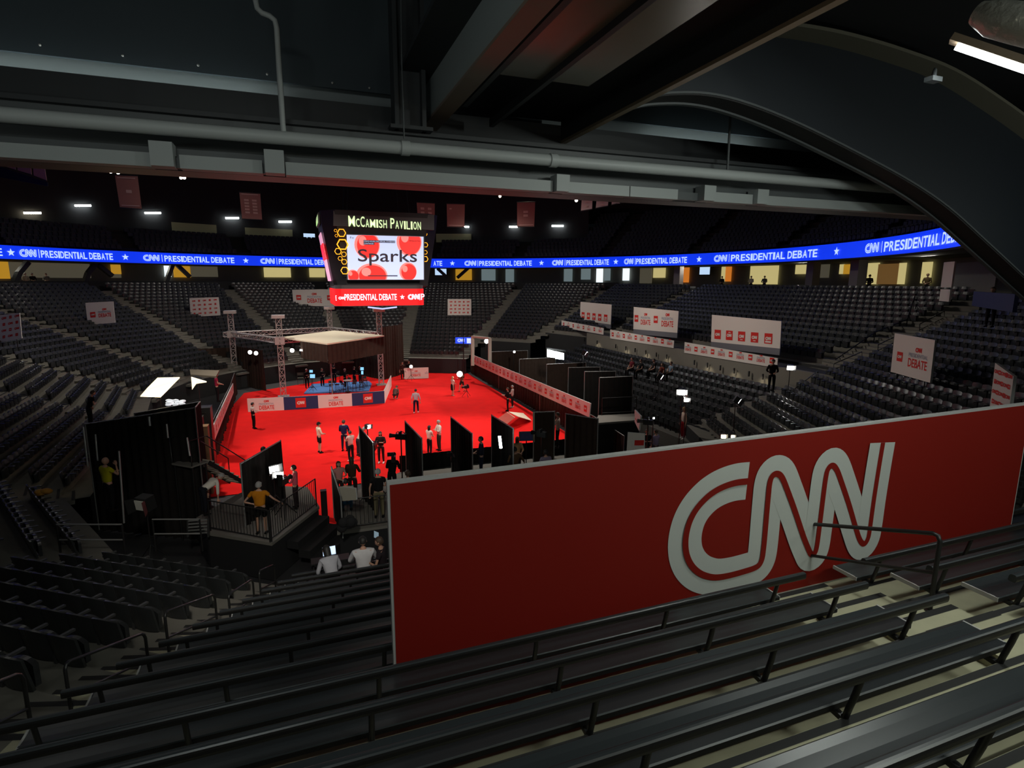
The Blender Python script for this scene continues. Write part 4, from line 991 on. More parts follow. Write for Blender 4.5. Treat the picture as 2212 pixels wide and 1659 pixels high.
for cx_, cy_, rx_, ry_, k in ((.26,.77,.16,.30,0),(.80,.86,.165,.32,1),(.31,.10,.20,.27,2),(.07,.10,.075,.13,3),(.78,.19,.115,.21,4)):
    blob(cx_, cy_, rx_, ry_, 2, .02+k*.001); blob(cx_+.01, cy_-.01, rx_*.86, ry_*.88, 1, .03+k*.001)
    blob(cx_-rx_*.35, cy_+ry_*.3, rx_*.3, ry_*.35, 2, .035+k*.001)
put_text(m, f, 'Sparks', W*.14, Hh*.32, W*.76, Hh*.36, 3, .008, .05); put_text(m, f, 'Fo', W*.05, Hh*.90, W*.045, Hh*.04, 3, .0, .05)
put_rect(m, f, W*.215, Hh*.825, W*.40, Hh*.05, 3, .045); put_rect(m, f, W*.215, Hh*.775, W*.135, Hh*.05, 3, .045)
put_text(m, f, "CNN'S HOUSE CNN SPECIAL COVERAGE", W*.22, Hh*.835, W*.39, Hh*.03, 0, .0, .055); put_text(m, f, 'CONTINUES', W*.22, Hh*.785, W*.12, Hh*.03, 0, .0, .055)
put_text(m, f, '#sparks', W*.80, Hh*.86, W*.15, Hh*.04, 3, .0, .05); put_rect(m, f, W*.26, Hh*.085, W*.38, Hh*.022, 3, .05)
m.build('video_picture', [SCW,SCR,SCR2,SCD], scase)
# name sign on the top edge
SIGN = M('sign_letters', (.72,.98,.48), .4, emit=1.1)
P = [sf(720,455),sf(938,464),sf(938,497),sf(720,488)]; m = MB(); m.slab([P[3],P[2],P[1],P[0]], (0,.4,0)); sgp = m.build('sign_panel', SBG, t)
f2 = Fr(sf(753,489)-Vector((0,.01,0)), sf(911,497)-sf(753,489), (0,0,1), (0,-1,0)); W2 = (sf(911,497)-sf(753,489)).length
m = MB(); HS = sf(753,466).z-sf(753,489).z; big, sm = HS, HS*.78; x = 0
txt = 'McCAMISH PAVILION'; caps = {0,2,9}
ws = {'I':.42,' ':.45,'M':1.25}; tot = sum(ws.get(c.upper(),.82)*(1 if i in caps else .84)+.17 for i,c in enumerate(txt))
for i, c in enumerate(txt):
    wd = ws.get(c.upper(),.82)*(1 if i in caps else .84)
    if c != ' ': put_text(m, f2, c.upper(), x/tot*W2, 0, wd/tot*W2, big if i in caps else sm, 0, .008, .03)
    x += wd+.17
m.build('sign_letters', SIGN, sgp)
# left face: screen seen edge-on, and the sign round the corner
lf = cxm-3.95
def lfp(px, py, y): return ony(px, py, y)
m = MB(); a, b = sp(697,512,.9), sp(706,505,.25); c, d = sp(724,603,.25), sp(716,604,.9)
pL = [Vector((cxm-4.02,SY+4.6,q[0].z-.35)),Vector((cxm-4.02,SY+1.0,q[0].z-.35)),Vector((cxm-3.52,SY+1.0,q[2].z+.35)),Vector((cxm-3.52,SY+4.6,q[2].z+.35))]
m.slab([pL[3],pL[2],pL[1],pL[0]], (-.05,0,-.01)); m.build('side_screen', M('video_side', (.80,.38,.55), .4, emit=.9), t)
m = MB(); m.slab([pL[3]+(pL[0]-pL[3])*.45,pL[2]+(pL[1]-pL[2])*.45,pL[2]+(pL[1]-pL[2])*.78,pL[3]+(pL[0]-pL[3])*.78], (-.08,0,-.012)); m.build('side_picture', SCR, t)
m = MB(); m.slab([(cxm-4.15,SY+1.2,q[0].z+.25),(cxm-4.15,SY+4.9,q[0].z+.25),(cxm-4.15,SY+4.9,q[0].z+1.0),(cxm-4.15,SY+1.2,q[0].z+1.0)], (.1,0,0)); m.build('sign_panel', SBG, t)
f3 = Fr((cxm-4.17,SY+4.8,q[0].z+.32),(0,-1,0),(0,0,1),(-1,0,0)); m = MB(); put_text(m, f3, 'McCAMISH PAVILION', 0, 0, 3.5, .58, 0, .02, .01); m.build('sign_letters', SIGN, t)
# honeycomb lights beside the screen
HEX = M('hex_light', (1,.42,.02), .4, emit=1.5); PC = 640; PS = 5.53
for hx, hy, r in ((468,432,16),(540,460,45),(478,494,16),(552,598,60),(498,680,36),(568,715,28),(524,765,24),(572,805,30),(578,910,42),(1550,470,22),(1552,600,28),(1550,690,24),(1548,770,34)):
    c = sf(PC+hx/PS, 420+hy/PS); rr = r/PS/F*SY*.98; m = MB()
    pts = [c+Vector((math.cos(PI/3*k)*rr,-.06 if hx < 1000 else .22,math.sin(PI/3*k)*rr)) for k in range(7)]
    m.tube(pts, rr*.13, 6); m.build('hex_light', HEX, t)
# lower ring
RED = M('ring_red', (.95,.008,.010), .4, emit=1.0); RW = M('ring_letters', (1,.80,.95), .4, emit=1.1)
zt_, zb_ = sf(820,624).z, sf(820,660).z; xl, xr = sf(724,640).x, sf(918,640).x; cr = .55; yb = fy+7.2
pl = []
for (px_, py_, a0) in ((xr-cr,fy+cr,-90),(xr-cr,yb-cr,0),(xl+cr,yb-cr,90),(xl+cr,fy+cr,180)):
    for k in range(7): a = math.radians(a0+15*k); pl.append((px_+cr*math.cos(a), py_+cr*math.sin(a)))
m = MB(); k = len(pl); m.add([(x,y,zb_) for x,y in pl]+[(x,y,zt_) for x,y in pl], [(i,(i+1)%k,k+(i+1)%k,k+i) for i in range(k)]); rsc = m.build('ring_screen', RED, t)
m = MB(); m.slab([(x*.985+.015*cxm,y,zt_) for x,y in pl], (0,0,.25)); m.slab([(x,y,zb_-.03) for x,y in pl], (0,0,.03)); m.build('ring_case', SBG, t)
m = MB(); m.tube([sf(798,661)+Vector((0,1,-.12)),sf(830,664)+Vector((0,.9,-.14)),sf(862,661)+Vector((0,1,-.12))], .06, 6); m.build('under_light', LETTER, t)
f4 = Fr((xl,fy,zb_), (1,0,0), (0,0,1), (0,-1,0)); m = MB()
def rx(px): return sf(px,640).x-xl
hh = zt_-zb_
put_text(m, f4, 'PRESIDENTIAL DEBATE', rx(744), hh*.32, rx(857)-rx(744), hh*.38, 0, .02, .012); put_star(m, f4, rx(869), hh*.5, hh*.16, 0, .012)
put_logo(m, f4, rx(881), hh*.34, hh*.34, 0, 1, 2, .012); put_rect(m, f4, rx(906), hh*.3, .04, hh*.4, 0, .012); put_text(m, f4, 'P', rx(909), hh*.32, rx(917)-rx(909), hh*.38, 0, .02, .012)
put_logo(m, f4, rx(731), hh*.38, hh*.17, 0, None, 1, .012); put_text(m, f4, 'E', rx(724.6), hh*.32, rx(727)-rx(724.6), hh*.3, 0, .02, .012)
m.build('ring_lettering', [RW, RED], rsc)
m = MB()
for sx in (-2.2,2.2):
    for sy in (1.5,5.9): m.tube([(cxm+sx,SY+sy,q[0].z+1.0),(cxm+sx*.6,SY+3.7+(sy-3.7)*.6,26)], .03, 6)
m.build('cables', BLACKM, t)
# ------------------------------------------------------------------ people
def skin_mesh(nodes, edges, root=0, sub=1):
    """one continuous surface grown round a skeleton: nodes = (point, (rx, ry))"""
    me = bpy.data.meshes.new('s'); me.from_pydata([tuple(n[0]) for n in nodes], edges, [])
    ob = bpy.data.objects.new('s', me); SC.collection.objects.link(ob)
    ob.modifiers.new('k','SKIN'); 
    for i, n in enumerate(nodes):
        sv = me.skin_vertices[0].data[i]; sv.radius = n[1] if isinstance(n[1],tuple) else (n[1],n[1]); sv.use_root = (i == root)
    md = ob.modifiers.new('u','SUBSURF'); md.levels = md.render_levels = sub
    dg = bpy.context.evaluated_depsgraph_get(); r = bpy.data.meshes.new_from_object(ob.evaluated_get(dg))
    m = MB(); m.add([tuple(v.co) for v in r.vertices], [tuple(p.vertices) for p in r.polygons], 0, True)
    bpy.data.objects.remove(ob); bpy.data.meshes.remove(me); bpy.data.meshes.remove(r); return m
CLOTH = {}
def cl(h):
    if h not in CLOTH: CLOTH[h] = M('cloth_'+h, h, .85, spec=.2, var=.08, scale=12)
    return CLOTH[h]
HAIRS = {'dark':M('hair_dark',(.012,.010,.009),.6), 'brown':M('hair_brown',(.05,.028,.015),.6), 'grey':M('hair_grey',(.32,.31,.30),.7), 'blonde':M('hair_blonde',(.42,.28,.12),.6), 'auburn':M('hair_auburn',(.16,.05,.02),.6)}
EYEM = M('eye_dark', (.02,.015,.012), .3); LIP = M('lip', (.35,.12,.10), .5)
ARMS = {  # elbow and hand in units of height, (x out to the side, y forward, z up)
 'down':((.150,-.005,.625),(.155,.035,.475)), 'hip':((.215,-.03,.635),(.115,.045,.565)), 'cross':((.145,.05,.655),(-.03,.125,.685)),
 'front':((.135,.045,.64),(.035,.155,.605)), 'hold':((.145,.06,.65),(.06,.19,.68)), 'face':((.15,.09,.68),(.055,.14,.845)),
 'reach':((.19,.10,.70),(.21,.26,.60)), 'rail':((.20,.03,.66),(.27,.14,.54)), 'up':((.16,.14,.76),(.10,.24,.90)), 'lap':((.14,.06,.64),(.07,.20,.57)), 'desk':((.15,.10,.66),(.08,.26,.64)), 'back':((.14,-.06,.65),(.03,-.10,.56))}
def person(P, h, face, lab, top='202020', legs='15151a', shoes='0a0a0a', hair='dark', skin=None, armL='down', armR='down', pose='stand', sleeve='long', style='trousers', lean=0., stride=.0, cap=None, vest=None, longhair=False, bald=False, grp=None, width=1.0, turn=0.):
    """P foot (or seat) point; face = heading in degrees from +Y towards +X"""
    sk = SKIND if skin == 'dark' else SKIN
    t = thing('person', lab, 'person', P, -math.radians(face), grp); b = MB()
    w_ = width*1.10; zs = 0.0
    hipz = .52; LG = {}
    if pose == 'stand':
        for s in (-1,1):
            st = stride*s
            LG[s] = [(s*.052,0,.515),(s*.058,.012+st*.5,.285),(s*.062,-.005+st,.045+max(0,-st)*.15)]
    elif pose == 'sit':                                  # P is on the ground under the seat
        hipz = .285; zs = -.235
        for s in (-1,1): LG[s] = [(s*.055,.0,.275),(s*.065,.235,.285),(s*.065,.225,.045)]
    elif pose == 'crouch':
        hipz = .20; zs = -.30
        for s in (-1,1): LG[s] = [(s*.06,-.03,.21),(s*.09,.17,.27),(s*.075,.03,.045)]
    ca, sa = math.cos(lean), math.sin(lean); tw = math.radians(turn)
    def up(p):                                           # upper body: lowered, leant forward about the hips, twisted
        x, y, z = p; z0 = z-.52; x, y = x*math.cos(tw)-y*math.sin(tw), x*math.sin(tw)+y*math.cos(tw)
        return Vector((x*w_, y*ca+z0*sa, hipz+z0*ca-y*sa))*h
    lo = lambda p: Vector((p[0]*w_, p[1], p[2]))*h
    nodes = [(up((0,0,.53)),(.085*h*w_,.062*h)),(up((0,.0,.60)),(.078*h*w_,.058*h)),(up((0,.004,.70)),(.090*h*w_,.060*h)),(up((0,.0,.79)),(.082*h*w_,.054*h)),(up((0,-.004,.835)),(.040*h,.036*h)),(up((0,.006,.875)),(.030*h,.030*h))]
    edges = [(0,1),(1,2),(2,3),(3,4),(4,5)]
    hand_pts = {}
    for s, a in ((-1,armL),(1,armR)):
        (ex,ey,ez),(hx,hy,hz) = ARMS[a]; sh = up((s*.098,0,.800)); el = up((s*ex,ey,ez)); ha = up((s*hx,hy,hz)); k = len(nodes)
        nodes += [(sh,.031*h),(sh*.5+el*.5,.026*h),(el,.0215*h),(el*.45+ha*.55,.0185*h),(ha,.0135*h)]
        edges += [(3,k),(k,k+1),(k+1,k+2),(k+2,k+3),(k+3,k+4)]; hand_pts[s] = (el, ha)
    for s in (-1,1):
        hp, kn, an = [lo(p) for p in LG[s]]; k = len(nodes)
        nodes += [(hp,(.050*h,.052*h)),(hp*.5+kn*.5,.044*h),(kn,.034*h),(kn*.55+an*.45,.031*h),(an,.020*h)]
        edges += [(0,k),(k,k+1),(k+1,k+2),(k+2,k+3),(k+3,k+4)]
    slim = [(p, tuple(q*(.84 if i < 4 else 1.0 if i in (4,5) else .80 if i in (6,7,11,12) else .90) for q in (r if isinstance(r,tuple) else (r,r)))) for i, (p, r) in enumerate(nodes)]
    body = skin_mesh(slim, edges); b.merge(body)
    # hands: palm, four fingers and a thumb each
    for s in (-1,1):
        el, ha = hand_pts[s]; d = (ha-el).normalized(); side = d.cross(Vector((0,0,1)))
        side = side.normalized() if side.length > .1 else Vector((0,1,0)); nrm = side.cross(d)
        pl = .052*h; b.tube([ha-d*.01*h, ha+d*pl*.5, ha+d*pl], [(.017*h,.011*h),(.024*h,.012*h),(.022*h,.010*h)], 8)
        for j, L in enumerate((.036,.042,.040,.031)):
            o = ha+d*pl+side*(j-1.5)*.0105*h; b.tube([o-d*.006*h, o+d*L*.5*h-nrm*.004*h, o+d*L*.85*h-nrm*.016*h], [.0056*h,.0052*h,.004*h], 6)
        o = ha+d*pl*.25+side*.02*h*(-s); b.tube([o, o+(d*.6+side*(-s)*.7)*.022*h, o+(d*.9+side*(-s)*.35)*.042*h-nrm*.006*h], [.0075*h,.0065*h,.0048*h], 6)
    # head: cranium, jaw, nose, ears, eyes, mouth
    hc = up((0,.012,.935)); fwd = (up((0,.1,.935))-up((0,0,.935))).normalized(); upv = (up((0,0,1))-up((0,0,.9))).normalized(); rt = fwd.cross(upv)
    hr = .0655*h; hd = MB(); seg, rg = 14, 10; vs = []
    for i in range(rg+1):
        th = PI*i/rg
        for k in range(seg):
            ph = 2*PI*k/seg; x, y, z = math.sin(th)*math.cos(ph)*.76, math.sin(th)*math.sin(ph)*.92, math.cos(th)
            if z < 0: f_ = 1+z*.30; x *= f_; y = y*(1+z*.12)+(-z)*.10
            if y > .55 and z > -.3: y = .55+(y-.55)*.7
            vs.append(hc+(rt*x+fwd*y+upv*z)*hr)
    hd.add(vs, [(i*seg+k,(i+1)*seg+k,(i+1)*seg+(k+1)%seg,i*seg+(k+1)%seg) for i in range(rg) for k in range(seg)], 0, True)
    hp_ = lambda x,y,z: hc+(rt*x+fwd*y+upv*z)*hr
    hd.add([hp_(0,.80,.10),hp_(-.13,.78,-.28),hp_(.13,.78,-.28),hp_(0,1.05,-.24)], [(0,1,3),(0,3,2),(1,2,3)], 0, True)
    for s in (-1,1):
        hd.ball(hp_(s*.77,-.05,-.08), (.10*hr,.17*hr,.22*hr), 0, 8, 5); hd.ball(hp_(s*.27,.76,.08), .085*hr, 1, 8, 5); hd.tube([hp_(s*.14,.83,.24),hp_(s*.40,.75,.26)], .035*hr, 5, 1)
    hd.tube([hp_(-.22,.80,-.50),hp_(0,.86,-.50),hp_(.22,.80,-.50)], .05*hr, 6, 2); b.merge(hd)
    b.build('body', [sk,EYEM,LIP], t, world=False)
    # hair or cap
    m = MB()
    if not bald:
        vs = []; fs = []; a0 = 5 if not longhair else 6
        for i in range(a0+1):
            th = PI*.62*i/a0
            for k in range(seg):
                ph = 2*PI*k/seg; x, y, z = math.sin(th)*math.cos(ph)*.84, math.sin(th)*math.sin(ph)*1.0, math.cos(th)*1.10
                if y > .30 and z < .62: z = .62+(z-.62)*.12; y = min(y,.80)
                if longhair and y < .25 and i == a0: z -= 1.25; y *= .9
                vs.append(hp_(x,y-.04,z+.02))
        m.add(vs, [(i*seg+k,(i+1)*seg+k,(i+1)*seg+(k+1)%seg,i*seg+(k+1)%seg) for i in range(a0) for k in range(seg)], 0, True)
        m.build('hair', HAIRS[hair], t, world=False)
    if cap:
        m = MB(); m.tube([hp_(0,-.02,.22),hp_(0,-.02,.75),hp_(0,-.05,1.12)], [(.86*hr,1.02*hr),(.82*hr,.96*hr),(.3*hr,.35*hr)], 14); m.slab([hp_(-.6,.75,.36),hp_(.6,.75,.36),hp_(.45,1.45,.26),hp_(-.45,1.45,.26)], upv*.05*hr); m.build('cap', cl(cap), t, world=False)
    # shirt
    g = .010*h
    def grow(ids, edges_, extra=g, sub=1, edit=None, root=0):
        ns = [(nodes[i][0], tuple((r+extra) for r in (nodes[i][1] if isinstance(nodes[i][1],tuple) else (nodes[i][1],)*2))) for i in ids]
        if edit: ns = edit(ns)
        mp = {q: j for j, q in enumerate(ids)}; return skin_mesh(ns, [(mp[a],mp[b]) for a,b in edges_], root, sub)
    last = {'long':4,'short':2,'none':1}[sleeve]; ids = [0,1,2,3,4]+[6+j for j in range(last)]+[11+j for j in range(last)]
    ed = [(0,1),(1,2),(2,3),(3,4)]+[(3,6),(3,11)]+[(6+j,7+j) for j in range(last-1)]+[(11+j,12+j) for j in range(last-1)]
    grow(ids, ed, g*(.6 if last == 1 else 1.0)).build('shirt', cl(top), t, world=False)
    if vest: grow([0,1,2,3], [(0,1),(1,2),(2,3)], g*1.8).build('vest', cl(vest), t, world=False)
    # trousers, shorts or skirt
    if style == 'skirt':
        m = MB(); c0 = up((0,0,.60)); m.tube([up((0,0,.61)), lo((0,0,.50)), lo((0,.01,.30))], [(.082*h*w_,.066*h),(.100*h*w_,.080*h),(.095*h*w_,.075*h)], 16); m.build('skirt', cl(legs), t, world=False)
    else:
        lastl = {'trousers':5,'shorts':3}[style]; ids = [1,0]+[16+j for j in range(lastl)]+[21+j for j in range(lastl)]
        def sh(ns):
            if style == 'shorts':
                for q in (2+lastl-1, 2+2*lastl-1): a = ns[q-1][0]; ns[q] = (a+(ns[q][0]-a)*.75, tuple(r*1.25 for r in ns[q][1]))
            return ns
        ed = [(1,0),(0,16),(0,21)]+[(16+j,17+j) for j in range(lastl-1)]+[(21+j,22+j) for j in range(lastl-1)]
        ed = [(1 if a == 1 else a, b_) for a, b_ in ed]
        grow(ids, ed, g*.9, edit=sh, root=1).build('trousers' if style == 'trousers' else 'shorts', cl(legs), t, world=False)
    for s in (-1,1):
        an = lo(LG[s][2]); m = MB(); z0 = an.z-.045*h
        m.tube([Vector((an.x,an.y-.035*h,z0+.022*h)),Vector((an.x,an.y+.0*h,z0+.026*h)),Vector((an.x,an.y+.06*h,z0+.018*h)),Vector((an.x,an.y+.10*h,z0+.012*h))], [(.024*h,.020*h),(.027*h,.026*h),(.027*h,.018*h),(.018*h,.010*h)], 10); m.build('shoe', cl(shoes), t, world=False)
    return t
def foot(px, py, z=0.02): p = onz(px, py, z); return Vector((p.x,p.y,z))
Z1 = 1.35                                               # height of the camera decks at the front
pe = person
pe(foot(549,926),1.76,70,'person in a white shirt and black vest standing at the left of the red carpet', 'd8d0c8','101010','050505','dark',armL='cross',armR='front',vest='111114')
pe(foot(691,978),1.78,75,'person in a cream shirt, black shorts and cap holding a camera on the red carpet', 'e0d2b8','0e0e10','101010','dark',armL='front',armR='front',sleeve='long',style='shorts',cap='141414',width=1.12)
pe(foot(745,974),1.82,20,'person in a navy suit seen from behind on the red carpet', '1c1f48','181a2c','0a0a0a','brown',armL='front',armR='front')
pe(foot(759,996),1.70,-30,'person in a pale pink top and black trousers beside the curtain partition', 'd8b4ac','100f12','d8d0cc','brown',armL='cross',armR='cross',sleeve='short')
pe(foot(775,985),1.72,70,'person in a pale striped shirt bending forward beside the lamp at the partition top', 'c8b4aa','26222a','101010','grey',armL='reach',armR='hold',lean=.55)
pe(foot(824,1000),1.74,200,'person in dark clothes with long hair leaning on the near curtain partition', '241a1a','2c1416','d8c8c0','dark',longhair=True,armL='cross',armR='cross')
pe(foot(899,892),1.80,20,'person in a grey shirt and navy trousers walking away up the red carpet', 'a8a4ac','14142c','c8c0c0','dark',stride=.10)
pe(foot(978,855),1.68,75,'person in a white top and black skirt facing a lit cameraman', 'd8c4b8','141012','b08070','blonde',longhair=True,armL='front',armR='front',style='skirt',sleeve='short')
pe(foot(998,846),1.80,-110,'person in khaki filming with a bright lamp far up the red carpet', '6e5a44','2a2422','804038','brown',armL='up',armR='hold',style='shorts',stride=.12)
pe(foot(1097,888),1.80,-70,'person in a dark suit filming beside the right curtain wall', '15120f','141210','080808','brown',armL='hold',armR='hold')
pe(foot(1107,880),1.74,-60,'person in a white shirt half behind the filming person at the right curtain', 'c4b4ac','221c1c','c0b0a8','grey',armL='hold',armR='front')
pe(foot(928,981),1.66,60,'person with long dark hair, white top and black trousers near the partitions', 'dcc8bc','121014','161214','dark',longhair=True,armL='front',armR='front',sleeve='short')
pe(foot(949,973),1.80,-100,'grey-haired person in a white shirt with folded arms on the red carpet', 'ddd6cc','2e2a20','141010','grey',armL='cross',armR='cross')
pe(foot(884,817),1.76,190,'person in a black suit before the far debate board', '101010','101012','080808','dark')
pe(foot(870,819),1.74,180,'person in brown clothes at the end of the dark curtain by the far board', '3a2a26','261c1a','100c0c','brown')
pe(foot(853,862),1.72,40,'person crouching beside the corner of the stage boards', '5a4440','302626','a08078','brown',pose='crouch',armL='front',armR='front',lean=.5)
pe(foot(1040,1032,1.35),1.82,-75,'person in a navy suit with white collar standing between two partitions', '1c2236','181d30','0a0a0a','dark',armL='front',armR='front')
pe(at(1204,968,27),1.74,-60,'person in a white shirt filming in the gap of the right curtain', 'd8b8a8','101012','201818','brown',armL='face',armR='face')
pe(foot(1475,948,1.35),1.74,-80,'blonde person in a white top and red trousers under a lamp on the right platform', 'e8dcc8','8c1018','e0d8d0','blonde',longhair=True,sleeve='none')
pe(foot(1395,985,1.35),1.74,200,'person in a black shirt sitting before a low board on the right platform', '0c0c0e','3c2426','101010','brown',pose='sit',armL='lap',armR='cross',sleeve='short')
pe(foot(1415,985,1.35),1.72,-20,'person in lavender sitting beside the black-shirted one on the right platform', '8a7a94','40303c','101010','brown',pose='sit',armL='lap',armR='lap')
pe(at(1665,846,31.5),1.80,-150,'guard in dark clothes with a badge standing at the end of the title-strip wall', '141416','101012','060606','dark',armL='front',armR='back')
# on the front decks
def dk(px, py, z=Z1): return foot(px, py, z)
pe(dk(566,1153),1.80,15,'person in an orange shirt with one hand on hip at the left deck rail', 'c07818','141210','101010','grey',armL='hip',armR='rail',sleeve='short',style='shorts',width=1.1)
pe(dk(641,1098),1.66,-80,'person in a pink jacket with curly dark hair on the left deck', 'd8606e','2a2024','141010','dark',armL='hold',armR='hold',longhair=False)
pe(dk(820,1118),1.80,10,'person in a black shirt and khaki trousers behind the red banner edge', '131315','6a624a','101010','grey',sleeve='short',armL='down',armR='front')
pe(dk(884,1122),1.80,-10,'person in a grey-white shirt seen from behind over the red banner', 'a8aaa8','20242c','101010','brown',sleeve='short',width=1.15)
pe(dk(750,1112),1.78,5,'person in a pale grey shirt sitting behind the tilted white board', 'a6aca6','28506e','101010','dark',sleeve='short',armL='desk',armR='desk',pose='sit',width=1.12)
pe(dk(735,1085),1.62,160,'person in a patterned pink top seen through the gap left of the curtain partition', 'b87e7a','2a2022','101010','brown',longhair=True,armL='hold',armR='front',sleeve='short')
pe(dk(763,1080),1.70,20,'person in a brown top standing against the near curtain partition', '3a2a1e','241a16','101010','brown',longhair=True,armL='front',armR='hold')
pe(foot(1112,1055,1.35),1.74,0,'person in a brown jacket seen from behind above the red banner by the monitor', '5a4430','201a16','101010','dark',armL='front',armR='rail')
pe(foot(1117,1024,1.35),1.68,170,'blonde person beside the monitor behind the partition', 'c89a70','302020','101010','blonde',longhair=True,armL='front',armR='front')
pe(foot(1178,1060,1.35),1.70,0,'person in lavender just showing over the red banner', '84788e','302a34','101010','dark',armL='front',armR='front')
pe(foot(848,1071,1.35),1.72,30,'camera operator in black crouching behind the near partition', '0b0b0c','0c0c0e','080808','dark',armL='hold',armR='hold',lean=.3)
# seated on the lowest benches and in the chairs
def bt(i): return 5.028-.316*i
def onbench(px, i, h=1.75): y = 5.177+.85*i+.34; p = ony(px, 1150, y); return Vector((p.x, y, bt(i)))
pe(onbench(783,9),1.78,3,'person in a white shirt sitting on the lowest benches beside the red banner', 'c6c4c6','20222a','101010','dark',armL='desk',armR='desk',pose='sit',lean=.16,width=1.12)
pe(onbench(714,9),1.66,-15,'person with black hair bent over a laptop on the lowest bench', 'a9a9b0','16161a','101010','dark',armL='desk',armR='desk',pose='sit',lean=.6,longhair=True)
pe(onbench(826,9),1.74,-70,'person half hidden by the red banner edge, holding a tablet', '2a2226','1c1c20','101010','brown',armL='hold',armR='hold',pose='sit',lean=.1,sleeve='short')
pe(at(237,1082,18.6)-Vector((0,0,.35)),1.82,45,'person in a yellow shirt filming from the seats before the black booth', 'b0aa1a','101012','0c0c0c','brown',armL='hold',armR='face',sleeve='short',bald=True,width=1.15)
pe(at(442,1112,19.5),1.72,60,'person in a white shirt bending under the folding metal stair', 'd4cdc2','14161e','101010','grey',armL='reach',armR='reach',lean=1.1)
pe(at(197,925,26),1.76,60,'person in a black shirt leaning on the seats left of the black booth', '0e0c0c','101010','080808','brown',armL='rail',armR='cross',sleeve='short',lean=.3)
pe(at(471,868,34),1.74,80,'person in a pink shirt standing above the left curtain wall', 'a02848','141014','100c0c','brown',armL='front',armR='front',sleeve='short')
pe(at(574,1052,23.2),1.70,40,'dark-haired person whose head shows over the left curtain partition', '1a1414','141414','101010','dark',armL='front',armR='front')
# crew under the stage roof
for px, py, hh, fc, lb, tp_, ha in ((664,838,1.76,160,'crew member with grey hair by the blue monitor under the stage roof','1c1a18','grey'),(697,836,1.74,150,'crew member in dark clothes beside the middle pole under the stage roof','1a1616','brown'),(746,838,1.78,120,'crew member in black standing before the stools under the stage roof','0e0c0c','grey'),(766,832,1.76,60,'crew member with folded arms second from the right under the stage roof','120c0c','brown'),(779,830,1.70,-40,'crew member in dark clothes at the right under the stage roof','181012','auburn'),(723,828,1.70,0,'crew member in the shade at the back of the stage','121012','dark')):
    pe(foot(px,py,.03),hh,fc,lb,tp_,'121012','080606',ha,armL='front',armR='cross')
# spectators on the right-hand stand and people on the concourse
for px, py, hh, fc, lb, tp_, ha in ((1365,803,1.3,-90,'seated person in dark red on the right stand, furthest left of the group','5a1420','dark'),(1384,806,1.3,-90,'seated person in black with arms behind the head on the right stand','0e0c0e','dark'),(1412,806,1.3,-80,'seated person with dark bushy hair on the right stand','141012','dark'),(1430,815,1.3,-90,'seated person in a rust shirt on the right stand','6a2a1c','brown'),(1449,812,1.35,-90,'person in a pale blue shirt at the right of the seated group','6c7c8c','brown')):
    p = at(px,py,38.5); pe(Vector((p.x,p.y,max(p.z-.35,.8))),1.74,fc,lb,tp_,'141416','0a0a0a',ha,pose='sit',armL='lap',armR='front',sleeve='short')
for px, R, fc, lb, tp_, ha in ((55,38,150,'person in white leaning at the concourse counter nearest the left edge','b8a890','grey'),(70,38,150,'dark-haired person beside the one in white at the left concourse counter','1a1614','dark'),(100,38,160,'person in grey at the concourse counter further along from the left pair','787468','brown'),(1879,40,-120,'person in black standing before the lit wood panel on the concourse','121212','dark'),(1623,40,-120,'person in a white shirt before the widest lit yellow window on the concourse','c8bca8','brown'),(1560,40,-120,'person in dark clothes before the orange door right of the wall screen','181418','dark'),(2004,40,-110,'person seated high by the bright window left of the notice banner','6a5a3c','blonde'),(1652,40,-120,'person in grey at the right side of the widest lit yellow window','5a5a52','brown')):
    p = cyl(px,600,R); pe(Vector((p.x,p.y,ZC)),1.76,fc,lb,tp_,'181818','0a0a0a',ha,armL='front',armR='front')
p = cyl(2149,621,36.5); pe(Vector((p.x,p.y,p.z-1.72)),1.75,-100,'person resting arms on the navy rail beside the arch','1a1618','15151a','0a0a0a','brown',armL='cross',armR='cross',lean=.15)
for px, py, lb, tp_ in ((916,772,'seated person in red at the foot of the far seats behind the stage curtain','6a1a20'),(930,771,'seated person in pale grey at the foot of the far seats behind the stage curtain','8a8088')):
    p = at(px,py,64.5); pe(Vector((p.x,p.y,1.6)),1.75,190,lb,tp_,'141418','0a0a0a','dark',pose='sit',armL='lap',armR='lap')
# ------------------------------------------------------------------ decks at the front
DECK = M('deck_top', (.16,.15,.13), .8, var=.1, scale=2); SKIRT = M('deck_skirt', (.008,.008,.009), .9)
def deck(pts, z, lab):
    P = [onz(x,y,z) if not isinstance(x,float) else Vector((x,y,z)) for x, y in pts]; c = sum(P, Vector())/len(P)
    t = thing('deck', lab, 'platform', (c.x,c.y,0), 0, 'raised camera decks')
    m = MB(); m.slab([(p.x,p.y,z-.10) for p in P], (0,0,.10)); m.build('deck_top', DECK, t)
    m = MB(); n = len(P); m.add([(c.x+(p.x-c.x)*.985,c.y+(p.y-c.y)*.985,.02) for p in P]+[(c.x+(p.x-c.x)*.985,c.y+(p.y-c.y)*.985,z-.10) for p in P], [(i,(i+1)%n,n+(i+1)%n,n+i) for i in range(n)]); m.build('skirt', SKIRT, t)
    return P
LD = deck([(424,1118),(447,1150),(587,1173),(690,1094),(664,1052),(560,1048),(512,1068)], Z1, 'raised black-skirted deck left of the red carpet entrance')
pA, pB = onz(728,1150,Z1), onz(826,1136,Z1)
RD = deck([(pA.x,pA.y),(12.6,pA.y-.15),(12.6,pA.y+5.4),(pA.x+3.0,pA.y+5.4),(pA.x+.35,pA.y+3.2)], Z1, 'raised black-skirted deck right of the red carpet entrance, behind the red banner')
